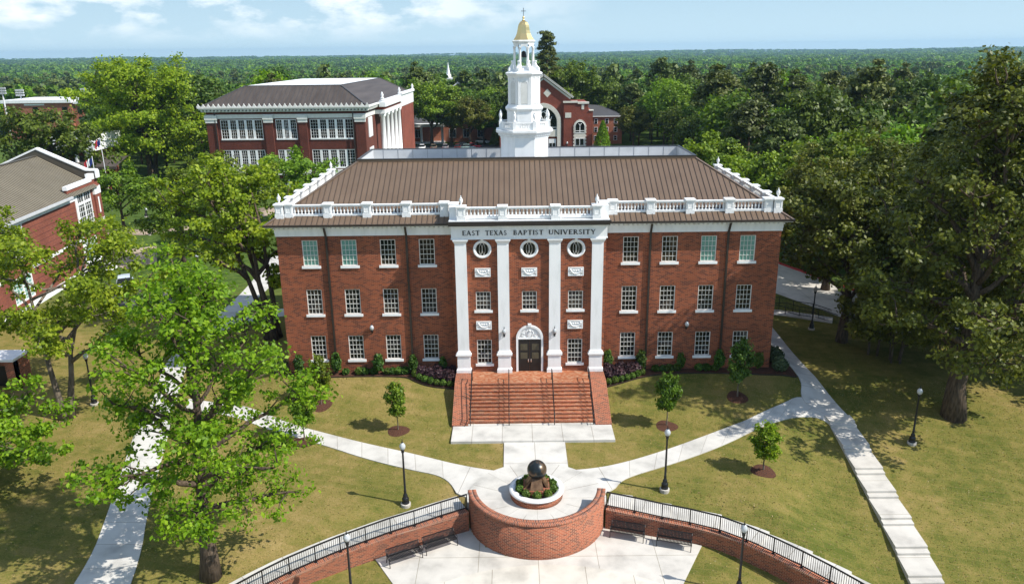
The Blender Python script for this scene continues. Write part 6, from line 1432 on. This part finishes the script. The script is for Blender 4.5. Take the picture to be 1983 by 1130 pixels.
# planting beds
def bed(name, front, ybk):
    mb = MB(); F = even(smooth_line(front), 60)[0]; vs = []; fs = []; rng = np.random.default_rng(5)
    for (x, y) in F:
        yb_ = ybk(x)
        for j in range(6): q = j/5; yy = y*(1-q)+yb_*q; vs.append((x, yy, tz(x, yy)+.06+(rng.uniform(0, .035) if 0 < j else -.05)))
    for i in range(len(F)-1):
        for j in range(5): fs.append((i*6+j, (i+1)*6+j, (i+1)*6+j+1, i*6+j+1))
    mb.add(vs, fs, True); o = structure(name, mb, M['mulch'])
    mb = MB(); e = [(x, y-.03, tz(x, y)+.05) for x, y in F]
    for a, b in zip(e[:-1], e[1:]): mb.bar(a, b, .05, .10)
    structure(name.replace('bed', 'edging'), mb, M['gutter'])
bed('mulch_bed_left', [(-21.4,1.2),(-20.9,.1),(-20.18,-.55),(-18.78,-.95),(-16.11,-.8),(-12.8,-.7),(-9.84,-.9),(-9.33,-1.45),(-8.02,-2.25),(-5.9,-2.6)], lambda x: 0.0 if -19.5 < x else 2.5)
bed('mulch_bed_right', [(5.9,-2.6),(7.08,-2.15),(8.64,-1.4),(11.03,-.8),(14.35,-.8),(16.78,-1.0),(19.61,-1.25),(21.2,-1.25),(21.55,-.9)], lambda x: 0.0 if x < 19.5 else 3.0)
def bush(seed, rx, h, n, leaf, z0=.05, shape=1.0):
    rng = np.random.default_rng(seed); d = rng.normal(0, 1, (n, 3)); d /= np.linalg.norm(d, axis=1)[:, None]; bump = 1+.16*np.sin(d[:, 0]*5+seed)*np.cos(d[:, 1]*6)+.1*np.sin(d[:, 2]*9)
    r = rng.uniform(.55, 1.0, n)**.5*bump; p = d*r[:, None]*np.array([rx, rx, h/2*shape])+[0, 0, h/2+z0]; return fast_mesh('shrub', *leaves(p, d, rng, leaf, up=.25), [None])
def put(me, name, pts, lm, label, cat, group, s=(.9, 1.1), seed=1):
    rng = random.Random(seed)
    for x, y in pts:
        o = bpy.data.objects.new(name, me); COL.objects.link(o); o.location = (x, y, tz(x, y)+.05); o.rotation_euler = (0, 0, rng.uniform(0, 6.28)); k = rng.uniform(*s); o.scale = (k, k, k*rng.uniform(.93, 1.07))
        if not me.materials or me.materials[0] is None:
            me.materials.clear(); me.materials.append(M[lm])
        tag(o, label, cat, group)
    return
bx = bush(1, .25, .46, 420, .10); lowg = bush(2, .31, .50, 420, .13); purp = bush(3, .55, .82, 900, .15); upr = bush(4, .40, 1.55, 620, .15, .25); grey = bush(6, .62, 1.0, 800, .17)
put(bx, 'boxwood_ball', [(-9.2,-.95),(-8.8,-1.35),(-8.34,-1.66),(-7.86,-1.88),(-7.35,-2.05),(-6.85,-2.15),(-6.3,-2.25)], 'leaf_box', 'small clipped boxwood ball on the mulch edge left of the steps', 'shrub', 'boxwood balls left of the steps')
put(bx, 'boxwood_ball', [(9.0,-.98),(8.6,-1.25),(8.15,-1.5),(7.7,-1.72),(7.2,-1.9),(6.7,-2.05),(6.2,-2.2)], 'leaf_box', 'small clipped boxwood ball on the mulch edge right of the steps', 'shrub', 'boxwood balls right of the steps', seed=2)
put(bx, 'boxwood_ball', [(pc[0]+1.08*math.cos(R(a)), pc[1]+1.08*math.sin(R(a))) for a in (232,270,308,345,20,55,125,160,195)], 'leaf_box', 'little boxwood ball around the globe plinth in the planter', 'shrub', 'boxwood balls in the round planter', seed=3)
for o in [o for o in bpy.data.objects if o.get('group') == 'boxwood balls in the round planter']: o.location.z = -.66; o.scale = (.98,)*3
put(purp, 'purple_shrub', [(-8.7,-.75),(-8.0,-1.05),(-7.35,-.75),(-7.2,-1.4),(-6.5,-1.0),(-6.45,-1.6),(-6.2,-.7)], 'leaf_purple', 'dark purple-leaved shrub massed left of the steps', 'shrub', 'purple shrubs left of the steps', (.85,1.05), 4)
put(purp, 'purple_shrub', [(8.5,-.7),(7.9,-1.0),(7.3,-.7),(7.1,-1.35),(6.5,-.9),(6.4,-1.5),(6.2,-.6)], 'leaf_purple', 'dark purple-leaved shrub massed right of the steps', 'shrub', 'purple shrubs right of the steps', (.85,1.05), 5)
put(lowg, 'low_shrub', [(-17.9,-.4),(-14.9,-.35),(-13.8,-.35),(-13.3,-.38),(-12.6,-.35),(-11.5,-.4),(-11.05,-.4),(-10.6,-.4),(-10.1,-.38)], 'leaf_shrub', 'low dark green shrub against the brick of the left wing', 'shrub', 'low shrubs under the left wing windows', seed=6)
put(lowg, 'low_shrub', [(6.9,-.35),(7.8,-.3),(10.2,-.4),(10.8,-.4),(11.3,-.4),(11.9,-.4),(13.7,-.4),(14.3,-.4),(15.0,-.4)], 'leaf_shrub', 'low dark green shrub against the brick of the right wing', 'shrub', 'low shrubs under the right wing windows', seed=7)
for i, (x, lb) in enumerate(((-18.6,'upright green shrub at the left corner of the left wing'),(-15.6,'upright green shrub beside the leftmost downspout'),(-12.2,'upright shrub between first and second lower windows from left'),(-9.4,'upright shrub before the downspout nearest the steps, left wing'),(-7.0,'dark upright shrub in the portico shadow'),
                             (6.3,'upright shrub right of the rightmost pilaster'),(9.0,'upright shrub before the downspout nearest the steps, right wing'),(12.2,'upright shrub between the middle lower windows of the right wing'),(15.3,'dark upright shrub by the far right downspout'),(18.5,'upright shrub at the right corner of the hall'))):
    put(upr, 'upright_shrub', [(x, -.45)], 'leaf_shrub', lb, 'shrub', 'upright shrubs along the front wall', (.8, 1.05), i)
put(grey, 'grey_shrub', [(20.2,-.5)], 'leaf_grey', 'grey-green spreading shrub at the right corner bed', 'shrub', None, (1, 1)); put(grey, 'grey_shrub', [(20.4,1.4)], 'leaf_shrub', 'dark green shrub behind the grey one by the east path', 'shrub', None, (1.1, 1.1)); put(grey, 'grey_shrub', [(-20.6,.4)], 'leaf_grey', 'pale feathery shrub at the left corner of the hall', 'shrub', None, (1.1, 1.1))

# ------------------------------------------------------------------ the forest
def crown_mesh(seed, rx, H, z0, ncl, nl, leaf, kind='round'):
    rng = np.random.default_rng(seed); d = rng.normal(0, 1, (ncl, 3)); d[:, 2] = np.abs(d[:, 2])*1.1-.35; d /= np.linalg.norm(d, axis=1)[:, None]
    hz = (H-z0)/2; bump = rng.uniform(.72, 1.08, ncl)
    if kind == 'pine': d[:, :2] *= (1-.55*np.clip(d[:, 2], 0, 1))[:, None]
    C_ = d*bump[:, None]*np.array([rx, rx, hz])*.86+[0, 0, z0+hz]
    return clumps_to_leaves(C_, np.array([0, 0, z0+hz*.8]), rng, nl, .30*rx*rng.uniform(.7, 1.3, ncl), leaf, .62 if kind == 'round' else .4, up=.45)
FV = []
for i in range(6):
    kind = 'pine' if i >= 4 else 'round'; H = (16, 18, 15, 20, 22, 21)[i]; rx = (5.6, 5.9, 6.2, 6.6, 4.4, 4.8)[i]
    V_, Q_ = crown_mesh(100+i, rx, H, H*(.22 if kind == 'round' else .35), 46, 3600, .50, kind)
    me = fast_mesh('crown', V_, Q_, [M['leaf_mid']])
    mb = MB(); mb.tube([(0,0,-1),(.1,0,H*.4),(0,.1,H*.85)], [.34,.24,.06], 6)
    for k in range(5): a = k*2.4; mb.tube([(0,0,H*(.35+.09*k)),(rx*.6*math.cos(a),rx*.6*math.sin(a),H*(.5+.08*k))], [.12,.04], 5)
    FV.append((me, mb.mesh('trunk', M['bark']), H, rx, kind))
def blocked(x, y):
    if y < 10 and abs(x) < 46: return True
    if y < 60 and -130 < x < 43: return True
    if -110 < x < -22 and y < 128: return True
    if -66 < x < -24 and y < 155: return True
    if -24 <= x < 42 and y < 166: return True
    if -40 < x < 36 and y < 208: return True
    if -205 < x < -152 and 205 < y < 266: return True
    if -33 < x < -18 and 270 < y < 324: return True
    if x < -.52*(y+58) and y < 236: return True
    return False
rng = np.random.default_rng(77); pts = []; cell = {}
cand = []
for _ in range(60000):
    r = math.sqrt(rng.uniform(60**2, 1150**2)); a = rng.uniform(-.70, .66); cand.append((r, a))
cand.sort()
def ok(x, y, dmin):
    k = (int(x//12), int(y//12))
    for i in range(-1, 2):
        for j in range(-1, 2):
            for (px, py_) in cell.get((k[0]+i, k[1]+j), ()):
                if (px-x)**2+(py_-y)**2 < dmin*dmin: return False
    cell.setdefault(k, []).append((x, y)); return True
for r, a in cand:
    x = CAMLOC.x+r*math.sin(a); y = CAMLOC.y+r*math.cos(a)
    if blocked(x, y): continue
    if ok(x, y, 7.6 if r < 420 else 9.2): pts.append((r, x, y))
NI = 300
LM = ['leaf_mid', 'leaf_mid', 'leaf_dark', 'leaf_dark', 'leaf_shrub', 'leaf_bright']
FL = {'leaf_mid': ('mid green broad tree in the forest around the campus', 'mid green forest trees'), 'leaf_dark': ('dark green broad tree in the forest around the campus', 'dark green forest trees'), 'leaf_shrub': ('fresh green broad tree in the forest around the campus', 'fresh green forest trees'), 'leaf_bright': ('bright spring green tree in the forest around the campus', 'bright green forest trees'), 'leaf_pine': ('dark narrow-crowned pine in the forest around the campus', 'forest pines')}
for r, x, y in pts[:NI]:
    i = int(rng.choice(6, p=[.22,.22,.2,.16,.1,.1])); me, tm, H, rx, kind = FV[i]; lm = 'leaf_pine' if kind == 'pine' else LM[int(rng.integers(0, 6))]
    s = float(rng.uniform(.8, 1.2))*(.85 if x > 30 and r < 130 else 1); e = bpy.data.objects.new('pine_tree' if kind == 'pine' else 'forest_tree', None); COL.objects.link(e)
    e.location = (x, y, tz(x, y)-.3); e.rotation_euler = (0, 0, float(rng.uniform(0, 6.28))); e.scale = (s*float(rng.uniform(.9, 1.1)), s*float(rng.uniform(.9, 1.1)), s*float(rng.uniform(.88, 1.12)))
    tag(e, FL[lm][0], 'tree', FL[lm][1])
    c = bpy.data.objects.new('crown', me); COL.objects.link(c); c.parent = e; c.material_slots[0].link = 'OBJECT'; c.material_slots[0].material = M[lm]
    t_ = bpy.data.objects.new('trunk', tm); COL.objects.link(t_); t_.parent = e
# the rest of the woodland: one object
VV = []; QQ = []; MI = []; base = 0
lo = []
for i in range(8):
    kind = 'pine' if i >= 6 else 'round'; lo.append((crown_mesh(200+i, 5.8 if kind == 'round' else 4.2, 17 if kind == 'round' else 21, 3.5, 30, 420, 1.35, kind), kind))
vlo = [(crown_mesh(300+i, 7.5, 18, 3, 20, 80, 3.2, 'round'), 'round') for i in range(5)]
def add_far(x, y, src, s):
    global base
    (V_, Q_), kind = src; a = rng.uniform(0, 6.28); c, sn = math.cos(a), math.sin(a)
    W = V_*s*np.array([1, 1, rng.uniform(.85, 1.15)]); W = np.stack([W[:, 0]*c-W[:, 1]*sn+x, W[:, 0]*sn+W[:, 1]*c+y, W[:, 2]/max(1, s/1.25)+tz(x, y)-.5], 1)
    VV.append(W); QQ.append(Q_+base); base += len(W); q = math.sin(x*.021+1.3*math.sin(y*.013))+math.sin(y*.017+x*.006)+rng.normal(0, .55); k = 4 if kind == 'pine' else (3 if q > 1.25 else 0 if q > .1 else 2 if q > -.35 else 1); MI.append(np.full(len(Q_), k))
for r, x, y in pts[NI:]:
    add_far(x, y, lo[int(rng.integers(0, 8))], rng.uniform(.6, 1.4))
for _ in range(13000):
    r = 1100*math.exp(rng.uniform(0, math.log(7.5))); a = rng.uniform(-.68, .64); x = CAMLOC.x+r*math.sin(a); y = CAMLOC.y+r*math.cos(a)
    add_far(x, y, vlo[int(rng.integers(0, 5))], rng.uniform(.8, 1.25)*(1+max(0, r-1500)/4500))
fo = bpy.data.objects.new('woodland', fast_mesh('woodland', np.concatenate(VV), np.concatenate(QQ), [M['leaf_mid'], M['leaf_dark'], M['leaf_shrub'], M['leaf_bright'], M['leaf_pine']], mi=np.concatenate(MI))); COL.objects.link(fo)
tag(fo, 'continuous far woodland stretching to the horizon', 'woodland', kind='stuff')

# ------------------------------------------------------------------ haze
mb = MB(); mb.box(-9500, 9500, -300, 9600, -60, 75)
hz = mb.build('haze', None); hz['kind'] = 'stuff'; hz['label'] = 'thin bluish haze over the far woodland'
hm = bpy.data.materials.new('haze'); hm.use_nodes = True; hm.node_tree.nodes.clear(); out = N(hm, 'ShaderNodeOutputMaterial'); pvn = N(hm, 'ShaderNodeVolumePrincipled'); pvn.inputs['Density'].default_value = .00008; pvn.inputs['Color'].default_value = (.45, .72, .95, 1); pvn.inputs['Anisotropy'].default_value = .2
LK(hm, pvn.outputs[0], out.inputs['Volume']); hz.data.materials.append(hm)
